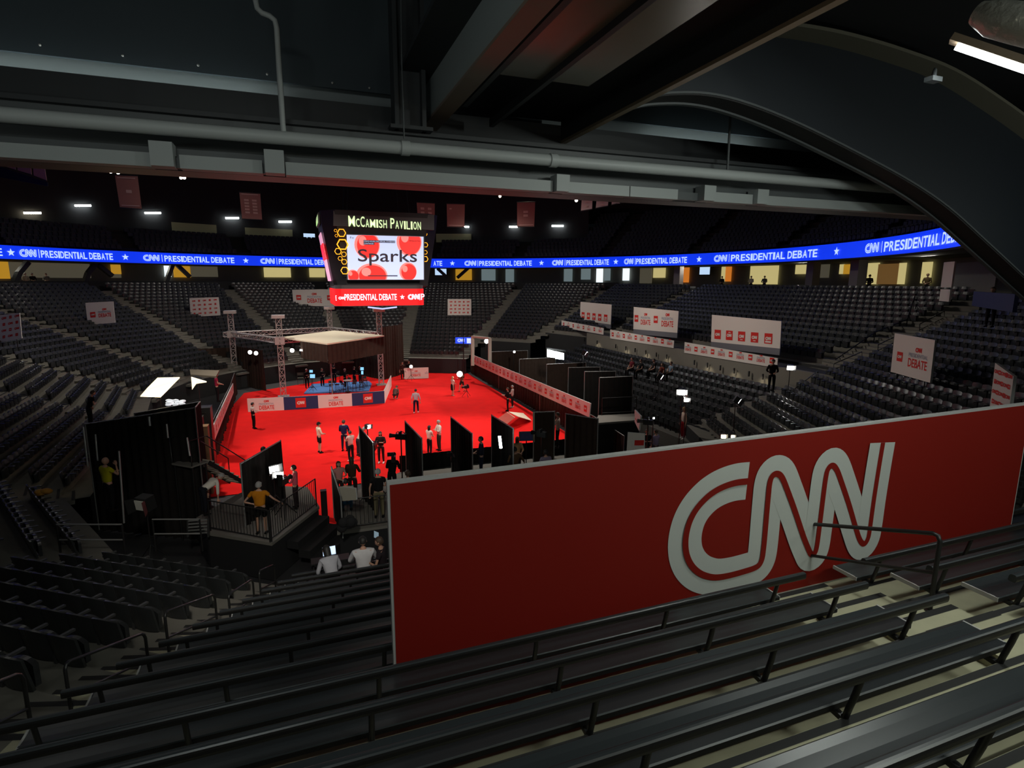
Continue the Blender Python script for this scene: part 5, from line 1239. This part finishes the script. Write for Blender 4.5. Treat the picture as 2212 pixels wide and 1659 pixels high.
RD2 = deck([(13.2,19.0),(20.5,16.6),(21.5,22.0),(14.0,23.5)], Z1, 'raised deck behind the red banner at the right, below the near seats')
def fence(A, B, lab, h=1.07, bal=True, r=.02, grp='black deck railings'):
    A, B = Vector(A), Vector(B); d = B-A; L = d.length; d /= L; zz = Vector((0,0,1))
    t = thing('deck_railing', lab, 'railing', A, 0, grp)
    for hh, nm in ((h,'top_rail'),(.12,'bottom_rail')):
        m = MB(); m.tube([A+zz*hh,B+zz*hh], r, 8); m.build(nm, BLACKM, t)
    for P in (A,B):
        m = MB(); m.tube([P,P+zz*h], r*1.2, 8); m.build('post', BLACKM, t)
    k = int(L/.13) if bal else int(L/1.5)
    for j in range(1,k):
        p = A+d*(L*j/k); m = MB(); m.tube([p+zz*.12,p+zz*h], r*.5, 5); m.build('baluster', BLACKM, t)
fence(LD[1]+Vector((.1,.1,0)), LD[2]+Vector((-.05,.08,0)), 'black railing along the near edge of the left deck before the orange shirt')
fence(LD[2]+Vector((0,.1,0)), LD[3]+Vector((-.1,.05,0)), 'black railing along the side of the left deck beside the red aisle')
fence(RD[0]+Vector((.1,.08,0)), onz(850,1133,Z1)+Vector((0,.08,0)), 'black railing on the right deck under the khaki trousers')
# black steps down from the left deck into the aisle
t = thing('deck_stair', 'black stair block beside the left deck at the red aisle', 'stair', onz(668,1150,.4))
q0, q1 = LD[2], LD[3]
for k in range(4):
    m = MB(); a = q0+(q1-q0)*.25; b = q0+(q1-q0)*.95; o = Vector((.35,-.25,0))*(k+.1); o2 = Vector((.35,-.25,0))*(k+1.1); z = Z1-.27*(k+1)
    m.slab([(a.x+o.x,a.y+o.y,z-.27),(b.x+o.x,b.y+o.y,z-.27),(b.x+o2.x,b.y+o2.y,z-.27),(a.x+o2.x,a.y+o2.y,z-.27)], (0,0,.27)); m.build('step', SKIRT, t)
# ------------------------------------------------------------------ curtain partitions between the camera places
GPT = 'black curtain partitions'
def part2(px0, py0, d0, px1, py1, d1, zb, lab, mat=DRAPE, grp=GPT, amp=.05, pitch=.3):
    a, b = at(px0,py0,d0), at(px1,py1,d1); return drape([(a.x,a.y),(b.x,b.y)], zb, max(a.z,b.z), 'curtain_partition', lab, mat, amp, pitch, grp, 'partition', True, [a.z,b.z])
part2(776,922,21.6,806,957,20.2, Z1, 'tall narrow curtain partition with the lamp on top, nearest of the row')
part2(875,910,23.2,911,947,20.8, Z1, 'curtain partition second from the left behind the red banner')
part2(974,901,24.0,1020,937,21.5, Z1, 'curtain partition left of the person in the navy suit')
part2(1062,897,24.2,1109,926,22.2, Z1, 'curtain partition with the upright glowing tube, right of the navy suit')
part2(519,1002,19.0,606,952,21.6, Z1, 'curtain partition on the left deck behind the bright lights')
part2(716,1009,19.8,736,1072,18.3, Z1, 'thin dark partition seen on edge at the right of the red aisle', amp=.01)
part2(1153,891,25,1198,889,25.2, .3, 'brown curtain closing the right end behind the white board on the carpet', DRAPEB)
part2(1222,894,25.2,1292,905,24.2, .3, 'brown curtain right of the filming person in white', DRAPEB)
for k, (x0,y0,x1,y1,dp) in enumerate(((1295,816,1367,813,33.2),(1263,803,1330,802,36.6),(1228,794,1296,793,40.0),(1181,787,1266,783,44.5),(1122,776,1200,772,49.5),(1062,760,1140,757,55))):
    part2(x0,y0,dp,x1,y1,dp+.4, .9, 'dark booth curtain behind the right title strip, %s from the red banner' % ordn(k+1), DRAPEB if k > 2 else DRAPE, 'booth curtains behind the right title strip')
# skirt along the far edge of the right deck
e0, e1 = RD[2], RD[3]
drape([(e1.x,e1.y+.06),(e0.x,e0.y+.06)], 0, Z1+.72, 'deck_curtain', 'low black curtain along the far edge of the right deck', DRAPE, .04, .3, pole=False)
# the black booth at the left
b0, b1, b2, b3 = at(184,916,21.5), at(421,881,20.4), at(290,893,25), at(432,868,24)
drape([(b0.x,b0.y),(b1.x,b1.y)], 0, b0.z, 'booth_curtain', 'broad black curtain front of the left booth behind the yellow shirt', DRAPE, .07, .35, zt=[b0.z,b1.z])
drape([(b1.x,b1.y),(b3.x,b3.y)], 0, b1.z, 'booth_curtain', 'black side curtain of the left booth next to the left title strip', DRAPE, .06, .35, zt=[b1.z,b3.z])
drape([(b2.x,b2.y),(b3.x,b3.y)], 1.0, b2.z, 'booth_curtain', 'black back curtain of the left booth under the glowing softbox', DRAPE, .06, .35, zt=[b2.z,b3.z])
b4, b5 = at(150,1000,19), at(184,916,21.5)
for k, (x0,y0,x1,y1) in enumerate(((180,922,190,1008),(206,938,211,995),(257,974,268,1130),(322,900,324,920),(360,916,363,946),(404,945,410,985))):
    m = MB(); dp = 19.6 if k != 2 else 18.2; m.tube([at(x0,y0,dp),at(x1,y1,dp)], .03 if k != 3 else .04, 8); one(m, 'drape_pole', POLE, 'grey metal pole on the black left booth, %s from the left' % ordn(k+1), 'pole', 'poles of the left booth')
# ------------------------------------------------------------------ lights
def stand(t, top, zb, r=.022):
    m = MB(); m.tube([(top.x,top.y,zb+.45),top], r, 6); sp_ = m.build('stand_pole', BLACKM, t)
    for k in range(3):
        a = k*2*PI/3+.5; m = MB(); m.tube([(top.x,top.y,zb+.55),(top.x+.42*math.cos(a),top.y+.42*math.sin(a),zb+.02)], r*.7, 5); m.build('leg', BLACKM, sp_)
def lightbox(px, py, dp, zb, lab, sz=.22, aim=(0,1,-.5), mat=LAMPW, power=0, col=(1,.95,.85), doors=True):
    c = at(px,py,dp); t = thing('film_light', lab, 'light', (c.x,c.y,zb), 0, 'film lights on stands'); f = Vector(aim).normalized()
    s = f.cross(Vector((0,0,1))).normalized(); u = s.cross(f); fr = Matrix((s,f,u)).transposed()
    m = MB(); m.box(c-f*sz*.5, (sz*1.25,sz*.9,sz*1.25), 0, fr); m.build('housing', BLACKM, t)
    m = MB(); m.slab([c+s*sz*a+u*sz*.75*b for a,b in ((-.55,-.6),(.55,-.6),(.55,.6),(-.55,.6))], f*.03); m.build('lamp', mat, t)
    if doors:
        for a in (-1,1):
            m = MB(); m.slab([c+s*sz*.6*a-u*sz*.55, c+s*sz*.6*a+u*sz*.55, c+s*sz*.95*a+u*sz*.7+f*sz*.6, c+s*sz*.95*a-u*sz*.7+f*sz*.6], s*.01*a); m.build('barn_door', BLACKM, t)
    stand(t, c-f*sz*.4-u*sz*.6, zb)
    if power: lamp('SPOT','film_lamp', c+f*.1, c+f*3, power, col, .1, angle=120, blend=.8)
lightbox(592,1014,20.6,Z1, 'dazzling film light on the left deck beside the curtain partition', .26, (.5,-.9,.15), LAMPW, 60)
lightbox(602,1026,20.2,Z1, 'second dazzling film light just right of the brightest one on the left deck', .20, (-.2,-1,.25), LAMPW, 0)
lightbox(796,922,21.0,Z1, 'bright lamp at the top of the nearest curtain partition', .13, (.6,-.7,-.1), LAMPW, 25)
lightbox(1473,848,27,Z1, 'bright lamp over the blonde person in white on the right platform', .26, (-.5,-.7,-.1), LAMPW, 60)
lightbox(1483,864,26.6,Z1, 'second bright lamp just below the one over the blonde person', .17, (-.3,-.9,-.1), LAMPW, 0)
lightbox(1708,795,31,2.6, 'bright lamp at the end of the title-strip wall beside the guard', .24, (-.5,-.8,-.1), LAMPW, 30)
lightbox(1563,943,24,1.6, 'left of two lamps shining just over the red banner top', .16, (-.3,-.9,.1), LAMPY, 10)
lightbox(1583,943,24,1.6, 'right of two lamps shining just over the red banner top', .12, (-.3,-.9,.1), LAMPY, 0)
lightbox(1266,764,43,1.2, 'black film light with a bright edge above the booth curtains', .3, (.7,-.5,-.5), LAMPW)
lightbox(1430,815,36,2.0, 'black film light among the right stand seats below the seated group', .3, (.7,-.5,-.5), LAMPW)
lightbox(1597,866,27.5,2.0, 'black film light aimed over the near seats at the right', .26, (.7,-.5,-.5), LAMPW)
lightbox(1412,903,25,Z1, 'small camera lamp on the right platform behind the white edge-on board', .07, (0,-1,0), LAMPC, 0, doors=False)
t = thing('tube_light', 'upright glowing tube light at the curtain partition right of the navy suit', 'light', (at(1081,955,21.5).x,at(1081,955,21.5).y,Z1)); m = MB(); m.tube([at(1079,942,21.6),at(1082,968,21.6)], .055, 10); m.build('tube', LAMPC, t); stand(t, at(1082,969,21.6), Z1)
t = thing('panel_light', 'pair of glowing white light panels over the booths at the right', 'light', (at(1200,770,46).x,at(1200,770,46).y,.9))
for x0,x1,y0 in ((1183,1200,755),(1201,1218,759)):
    m = MB(); m.slab([at(x0,y0,46),at(x1,y0+4,46),at(x1,y0+18,46),at(x0,y0+16,46)], (0,.1,0)); m.build('panel', LAMPC, t)
m = MB(); m.bar(at(1180,752,46.3), at(1222,758,46.3), .12); m.build('yoke', BLACKM, t); stand(t, at(1200,776,46.3), .9)
def glow(px, py, dp, r, lab, mat=LAMPW, zb=None):
    c = at(px,py,dp); t = thing('round_lamp', lab, 'light', c, 0, 'round lamps'); m = MB(); m.ball(c, r, 0, 12, 8); m.build('bulb', mat, t)
    m = MB(); m.tube([c+Vector((0,.03,0)), c+Vector((0,.32,.05))], [r*1.1,r*.6], 10); m.build('housing', BLACKM, t)
    if zb is not None: stand(t, c+Vector((0,.2,0)), zb)
glow(1051,737,55,.22,'round bright lamp inside the white frame at the far end of the right curtain', LAMPW, 0)
glow(1111,760,53,.10,'small round lamp above the right title strip', LAMPW, .9)
glow(993,808,48.3,.24,'bright round camera lamp held by the person in khaki', LAMPW)
glow(888,792,55.6,.16,'small round lamp above the far debate board', LAMPY, 0)
for k,(x,y,dp) in enumerate(((540,761,48.5),(553,763,48.2),(631,757,45.5))): glow(x,y,dp,.16,'round stage lamp under the truss beam, %s from the left' % ordn(k+1), LAMPW)
m = MB(); m.tube([at(648,756,45),at(660,758,45)], .06, 8); one(m,'bar_lamp',LAMPW,'short glowing bar lamp under the near edge of the stage roof','light')
# softboxes of the left booth
def softbox(px, dp, lab, zb, mat=SOFT):
    P = [at(x,y,dp+(.5 if k in (2,3) else 0)) for k,(x,y) in enumerate(px)]; c = sum(P,Vector())/len(P); t = thing('softbox', lab, 'light', (c.x,c.y,zb), 0, 'softboxes of the left booth')
    m = MB(); m.slab(P, Vector((0,.05,.04))); m.build('diffuser', mat, t); m = MB(); b = c+Vector((0,.45,.35)); n = len(P)
    Q = [p+Vector((0,.06,.05)) for p in P]; m.add([tuple(q) for q in Q]+[tuple(b+(q-b)*.25) for q in Q], [(i,(i+1)%n,n+(i+1)%n,n+i) for i in range(n)]+[tuple(range(n,2*n))]); m.build('hood', BLACKM, t); stand(t, b-Vector((0,0,.1)), zb)
softbox([(303,857),(318,840),(331,842),(340,818),(388,817),(347,858)], 25, 'large glowing cream softbox over the black left booth', 1.2)
softbox([(413,816),(446,826),(424,829),(415,842)], 27, 'smaller cream softbox edge right of the large glowing one', 1.2)
c = at(380,868,24.5); m = MB()
for k in range(16):
    p = at(362+random.random()*40, 864+random.random()*12, 24.4+random.random()*.3); m.ball(p, (.13,.05,.06), 0, 6, 4)
one(m, 'plastic_wrap', M('wrap_white_glow', (.9,.92,.95), .15, emit=.55), 'crumpled shiny white plastic lit up below the large softbox', 'plastic')  # the wrap itself glows, lamp glare put into its material
m = MB(); a = [at(410,801,30),at(474,803,30),at(467,816,29),at(412,812,29)]; m.slab(a,(0,0,.08)); one(m,'booth_canopy',M('canopy_tan',(.12,.10,.07),.8),'tan canopy panel over the left booth beside the left curtain wall','canopy')
lightbox(304,1092,16.8,1.2,'black octagonal light head with a pale front left of the folding metal stair',.34,(-.6,-.8,-.15),M('pale_front',(.62,.62,.55),.5),0)
c = at(330,840,25); lamp('AREA','softbox_light',c+Vector((.2,-.2,-.1)),c+Vector((1.5,2,-2)),25,(1,.85,.55),.8)
# ------------------------------------------------------------------ cameras, monitors, laptops
def video_camera(px, py, dp, zb, lab, head=0):
    c = at(px,py,dp); t = thing('video_camera', lab, 'camera', (c.x,c.y,zb), 0, 'video cameras on tripods'); R = Matrix.Rotation(-math.radians(head),3,'Z'); v = lambda x,y,z: c+R@Vector((x,y,z))
    m = MB(); m.box(c,(.16,.42,.22),0,R); m.build('camera_body', BLACKM, t); m = MB(); m.tube([v(0,.2,.02),v(0,.34,.02),v(0,.46,.02)],[.07,.075,.095],12); m.build('lens', BLACKM, t)
    m = MB(); m.box(v(-.12,-.02,.17),(.22,.05,.15),0,R); m.build('viewfinder', BLACKM, t); m = MB(); m.tube([v(.0,-.18,.12),v(0,-.1,.19),v(0,.14,.19),v(0,.2,.12)],.018,6); m.build('handle', BLACKM, t); stand(t, c-Vector((0,0,.12)), zb, .028)
video_camera(612,1040,20,Z1,'video camera with a round hood on the left deck beside the bright lights',30)
video_camera(866,943,22.4,Z1,'video camera fixed at the second curtain partition',-60)
video_camera(850,990,22.0,Z1,'video camera on a tripod before the crouching operator in black',10)
video_camera(1170,938,23.4,Z1,'video camera with lit viewfinder right of the flat monitor',-40)
video_camera(1400,912,24.6,Z1,'video camera on a tripod on the right platform before the edge-on white board',-50)
video_camera(808,965,21.8,Z1,'video camera beside the nearest curtain partition',20)
video_camera(1008,836,47.8,0.02,'shoulder-high video camera held by the person in khaki',-110)
video_camera(978,990,23.0,Z1,'low video camera at the foot of the third curtain partition',10)
def monitor(px, dp, zb, lab, mat, st=True):
    P = [at(x,y,dp) for x,y in px]; c = sum(P,Vector())/4; t = thing('monitor', lab, 'screen', (c.x,c.y,zb), 0, 'monitors'); m = MB(); m.slab([P[3],P[2],P[1],P[0]], (0,.06,0)); m.build('case', BLACKM, t)
    m = MB(); q = [c+(p-c)*.9+Vector((0,-.012,0)) for p in P]; m.add([q[3],q[2],q[1],q[0]], [(0,1,2,3)]); s = m.build('display', mat, t)
    if st: stand(t, (P[2]+P[3])/2, zb)
MONB = M('monitor_blue', (.25,.65,.95), .4, emit=1.1); MOND = M('monitor_dark', (.012,.012,.03), .15, emit=.3)
monitor([(1122,933),(1152,932),(1152,952),(1122,953)],23.6,Z1,'flat dark monitor facing the camera between partitions at the right',MOND)
monitor([(668,799),(676,799),(676,805),(668,805)],50,.03,'small glowing monitor under the stage roof, upper of two',MONB); monitor([(669,808),(681,808),(681,817),(669,817)],49.6,.03,'glowing blue monitor under the stage roof, lower of two',MONB)
monitor([(778,793),(786,793),(786,800),(778,800)],52,.03,'glowing blue monitor at the right under the stage roof',MONB); monitor([(780,801),(785,801),(785,809),(780,809)],51.6,.03,'narrow glowing monitor right of the crew under the stage roof',MONB)
BLUS = M('sign_blue', (.01,.06,.75), .4, emit=.9)
t = thing('blue_screen_sign', 'small glowing blue logo screen left of the white frame at the far end', 'screen', at(1000,736,57)); P = [at(984,729,57),at(1019,729,57),at(1019,743,57),at(984,742,57)]; m = MB(); m.slab([P[3],P[2],P[1],P[0]],(0,.1,0)); m.build('screen', BLUS, t)
f = Fr(P[3],P[2]-P[3],(0,0,1),(P[2]-P[3]).cross(Vector((0,0,1))).normalized()); W = (P[2]-P[3]).length; m = MB(); put_logo(m,f,W*.12,.16,.34,0,1,1); put_rect(m,f,W*.70,.06,W*.27,.5,0); m.build('lettering',[LETTER,BLUS],t)
m = MB(); m.tube([(P[2].x-.8,P[2].y+.2,0),(P[2].x-.8,P[2].y+.2,P[0].z)],.05,6); m.build('post',BLACKM,t)
t = thing('frame_goal', 'pale upright frame at the far end of the right curtain wall', 'frame', at(1021,765,55.5)); q = [at(1021,790,55.5),at(1021,727,55.5),at(1058,731,53.5),at(1058,795,53.5)]
CRM = M('frame_cream',(.50,.47,.38),.6,emit=.05); 
for a,b,nm in ((0,1,'upright'),(1,2,'crossbar'),(2,3,'upright')): m = MB(); m.bar(q[a],q[b],.30,.18); m.build(nm,CRM,t)
def laptop(P, yaw, lab, mat):
    t = thing('laptop', lab, 'laptop', P, yaw); m = MB(); m.box((0,0,.012),(.33,.23,.02)); m.build('base', BLACKM, t, world=False); m = MB(); m.slab([(-.165,.115,.02),(.165,.115,.02),(.165,.18,.24),(-.165,.18,.24)],(0,.012,-.003)); s = m.build('lid', BLACKM, t, world=False)
    m = MB(); m.add([(-.15,.114,.035),(.15,.114,.035),(.15,.172,.228),(-.15,.172,.228)],[(0,1,2,3)]); m.build('display', mat, s, world=False)
p = onbench(712,9); laptop(Vector((p.x,p.y+.55,bt(9)+.72)), .1, 'laptop with a bright screen in front of the person with black hair', M('laptop_screen',(.55,.72,1),.4,emit=1.2)); m = MB(); m.box((p.x,p.y+.55,bt(9)+.70),(.9,.32,.03)); 
for sx in (-.4,.4): m.bar((p.x+sx,p.y+.55,bt(9)-.3),(p.x+sx,p.y+.55,bt(9)+.7),.04)
one(m,'laptop_table',BLACKM,'narrow black table under the laptop at the foot of the benches','table')
p = onbench(814,9); m = MB(); a = at(808,1148,16.2); m.slab([at(808,1147,14.6),at(818,1151,14.5),at(818,1165,14.5),at(808,1161,14.6)],(0.0,.015,0)); one(m,'tablet',M('tablet_screen',(.30,.42,.50),.3,emit=.35),'pale tablet held beside the left edge of the red banner','tablet')
# ------------------------------------------------------------------ loose boards and small things
board([at(733,1052,18.6),at(768,1055,18.4),at(770,1080,18.4),at(738,1082,18.6)],'pale cardboard board leaning on the railing before the seated grey shirt',lambda m,f,W,Hh: None,PR,name='leaning_board',facemat=M('cardboard',(.34,.32,.26),.8))
def flatboard(px, zz, lab, mat):
    P = [onz(x,y,z) for (x,y),z in zip(px,zz)]; n = (P[1]-P[0]).cross(P[3]-P[0]).normalized(); n = n if n.z > 0 else -n; m = MB(); m.slab(P, n*.03); one(m,'reflector_board',mat,lab,'board','cream reflector boards on the carpet')
CRB = M('cream_board',(.72,.60,.46),.7)
flatboard([(1074,905),(1095,890),(1112,902),(1093,918)],(.05,1.0,1.0,.05),'square cream board leaning on the carpet before the right curtain',CRB)
flatboard([(1098,890),(1130,893),(1148,909),(1120,901)],(1.0,.1,.1,.9),'slanted cream board right of the square one on the carpet',CRB)
m = MB(); m.tube([at(1153,890,25),at(1153,955,25)],.045,8); one(m,'white_pole',M('pole_cream',(.6,.5,.38),.6),'pale upright pole at the end of the brown curtain by the carpet boards','pole')
board([at(1371,885,26),at(1384,899,25),at(1380,930,25),at(1371,911,26)],'white board seen nearly edge-on on the right platform',lambda m,f,W,Hh: put_rect(m,f,W*.2,Hh*.4,W*.5,Hh*.1),PR,name='leaning_board')
board([at(1356,934,24.4),at(1393,937,24.2),at(1393,985,24.2),at(1353,985,24.4)],'low white board with a red stripe behind the black-shirted sitter',lambda m,f,W,Hh: put_rect(m,f,W*.40,Hh*.45,W*.5,Hh*.22),PR,name='leaning_board')
p = onz(702,1121,.0); m = MB(); t = thing('speaker_column','tall black speaker column standing on the red aisle','speaker',p)
m.box((p.x,p.y,.62),(.24,.26,1.24)); m.build('cabinet',BLACKM,t); m = MB(); m.box((p.x,p.y-.14,.66),(.20,.02,1.05)); m.build('grille',SKIRT,t); m = MB(); m.box((p.x,p.y,.02),(.34,.36,.04)); m.build('foot',BLACKM,t)
# folding metal stair by the left curtain wall
t = thing('metal_stair','folding metal stair with pale treads descending to the red carpet at the left','stair',at(515,1045,23)); a, b = at(430,992,21.2), at(517,1042,23); n = 8; sd = (b-a); sd.z = 0; sd.normalize(); sn = Vector((-sd.y,sd.x,0)); TRD = M('tread_pale',(.50,.45,.34),.7)
for k in range(n):
    c = a+(b-a)*(k+.5)/n; m = MB(); fr = Matrix((sd,sn,Vector((0,0,1)))).transposed(); m.box(c,(.27,.95,.04),0,fr); m.build('tread',TRD,t)
for s in (-1,1):
    m = MB(); m.bar(a+sn*.5*s-Vector((0,0,.06)),b+sn*.5*s-Vector((0,0,.06)),.05,.14); m.build('stringer',BLACKM,t)
    m = MB(); z = Vector((0,0,.95)); m.tube([a+sn*.5*s-sd*.7,a+sn*.5*s-sd*.7+z,a+sn*.5*s+z,b+sn*.5*s+z,b+sn*.5*s],.022,6); m.build('handrail',BLACKM,t)
m = MB(); m.box(a-sd*.38+Vector((0,0,-.03)),(.7,1.0,.06),0,fr); m.build('landing',DECK,t)
for s in (-1,1):
    for q in (a-sd*.65,a-sd*.1): m = MB(); m.tube([q+sn*.45*s, Vector((q.x+sn.x*.45*s,q.y+sn.y*.45*s,0))],.03,6); m.build('leg',BLACKM,t)
# rails before the left booth
for k,(x0,y0,x1,y1,dp) in enumerate(((122,1133,262,1126,15.6),(329,1122,430,1114,16.6))):
    A, B = at(x0,y0,dp), at(x1,y1,dp); B.z = A.z; t = thing('guard_rail',('two-bar guard rail by the concrete steps at the far left','two-bar guard rail before the black left booth')[k],'rail',(A.x,A.y,A.z-.9),0,'guard rails before the left booth'); z = Vector((0,0,.45))
    for nm,o in (('top_rail',z*0),('mid_rail',z)): m = MB(); m.tube([A-o,B-o],.022,6); m.build(nm,POLE,t)
    for P in (A,B): m = MB(); m.tube([P,P-z*2.2],.025,6); m.build('post',BLACKM,t)
t = thing('step_ladder','dark step ladder with red-lit rungs beside the left deck','ladder',at(428,1160,18.5))
for k in range(5): m = MB(); m.bar(at(407,1125+k*7,18.6),at(449,1122+k*7,18.6),.05,.04); m.build('rung',POLE,t)
for x in (406,450): m = MB(); m.bar(at(x,1120,18.6),at(x,1160,18.6),.06); m.build('rail',BLACKM,t)
m = MB(); c = at(95,1063,19)
for k in range(5): m.ball(c+Vector((random.uniform(-.14,.14),random.uniform(-.1,.1),random.uniform(-.03,.05))),(.16,.12,.09),0,10,6)
one(m,'orange_bag',M('bag_orange',(.55,.25,.03),.7),'crumpled orange bag lying on the seats at the far left','bag')
m = MB(); c = at(752,1128,17.9)
for k in range(7): m.ball(c+Vector((random.uniform(-.2,.2),random.uniform(-.06,.06),random.uniform(-.2,.1))),(.16,.10,.17),0,10,6)
one(m,'black_bag',SKIRT,'soft black bag hanging inside the right deck railing','bag')
for k,(x,y,s,dp) in enumerate(((432,898,1.0,27),(418,917,.8,26),(432,934,.7,25.6))):
    c = at(x,y,dp); m = MB(); m.box(Vector((c.x,c.y,c.z)),(s,s*.7,s*.8)); m.bar(c+Vector((-s*.3,-s*.36,s*.2)),c+Vector((s*.3,-s*.36,s*.2)),.04); m.box(c+Vector((0,0,s*.41)),(s*1.02,s*.72,.04)); m.box(Vector((c.x,c.y,(c.z-s*.4)/2)),(s*.98,s*.68,max(.05,c.z-s*.4))) 
    one(m,'equipment_case',(BLACKM,BLACKM,M('case_wood',(.20,.11,.05),.7))[k],('black equipment case behind the left title strip','black case in front of the upper equipment case at the left','brown wooden case at the near end of the left title strip')[k],'case','equipment cases at the left')
# stools, table and chairs on the stage
CH = M('stool_black',(.015,.013,.012),.5); CT = M('table_pale',(.55,.50,.46),.5); proto_s = None
for k,(x,y,dp) in enumerate(((716,850,0),(729,849,0),(742,848,0),(766,846,0),(781,843,0),(752,842,0),(790,839,0))):
    p = onz(x,y,.13); lab = 'tall black stool on the blue stage mat, %s from the left' % ordn((1,2,3,5,6,4,7)[k])
    if proto_s is None:
        t = proto_s = thing('bar_stool',lab,'stool',p,0,'tall stools on the stage'); m = MB(); m.tube([(0,0,.72),(0,0,.78)],[.19,.20],14); m.build('seat',CH,t,world=False)
        m = MB(); m.slab([(-.19,.17,.86),(.19,.17,.86),(.19,.21,1.08),(-.19,.21,1.08)],(0,.025,0)); m.build('backrest',CH,t,world=False)
        for a in range(4): c_, s_ = math.cos(PI/4+a*PI/2), math.sin(PI/4+a*PI/2); m = MB(); m.tube([(c_*.14,s_*.14,.73),(c_*.23,s_*.23,0)],.016,6); m.build('leg',CH,t,world=False)
        m = MB(); m.tube([(math.cos(q)*.2,math.sin(q)*.2,.28) for q in [i*PI/6 for i in range(13)]],.012,5); m.build('footring',CH,t,world=False)
        for s in (-.17,.17): m = MB(); m.tube([(s,.13,.75),(s,.19,.9)],.013,5); m.build('back_post',CH,t,world=False)
    else: t = copy_tree(proto_s)
    t.location = p; t.rotation_euler = (0,0,k*1.1); t['label'] = lab
p = onz(752,846,.13); t = thing('round_table','small round pale table among the stools on the stage','table',p); m = MB(); m.tube([p+Vector((0,0,.98)),p+Vector((0,0,1.02))],.38,20); m.build('tabletop',CT,t); m = MB(); m.tube([p,p+Vector((0,0,.98))],.04,8); m.build('column',CH,t); m = MB(); m.tube([p,p+Vector((0,0,.03))],.25,16); m.build('base',CH,t)
for k,(x,y) in enumerate(((650,830),(728,826))):
    p = onz(x,y,.03); t = thing('canvas_chair','tall canvas chair %s under the stage roof' % ('at the left','near the prop pole')[k],'chair',p,0,'canvas chairs on the stage'); CV = M('canvas_green',(.07,.08,.06),.85)
    m = MB(); m.slab([p+Vector(q) for q in ((-.26,0,.85),(.26,0,.85),(.26,.02,1.1),(-.26,.02,1.1))],(0,.03,0)); m.build('backrest',CV,t); m = MB(); m.slab([p+Vector(q) for q in ((-.26,-.4,.62),(.26,-.4,.62),(.26,0,.62),(-.26,0,.62))],(0,0,.03)); m.build('seat',CV,t)
    for sx in (-.27,.27):
        for a,b in ((-.4,0),(0,-.4)): m = MB(); m.bar(p+Vector((sx,a,0)),p+Vector((sx,b,.62)),.03); m.build('leg',CH,t)
        m = MB(); m.bar(p+Vector((sx,0,.6)),p+Vector((sx,.02,1.12)),.03); m.build('back_post',CH,t)
R3 = deck([(1286,914),(1382,907),(1374,893),(1292,897)], 2.0, 'small deck with a pale edge under the booth curtain nearest the red banner')
fence(R3[3]+(R3[2]-R3[3])*.1, R3[2], 'black railing on the small deck before the nearest booth curtain', 1.0, False)
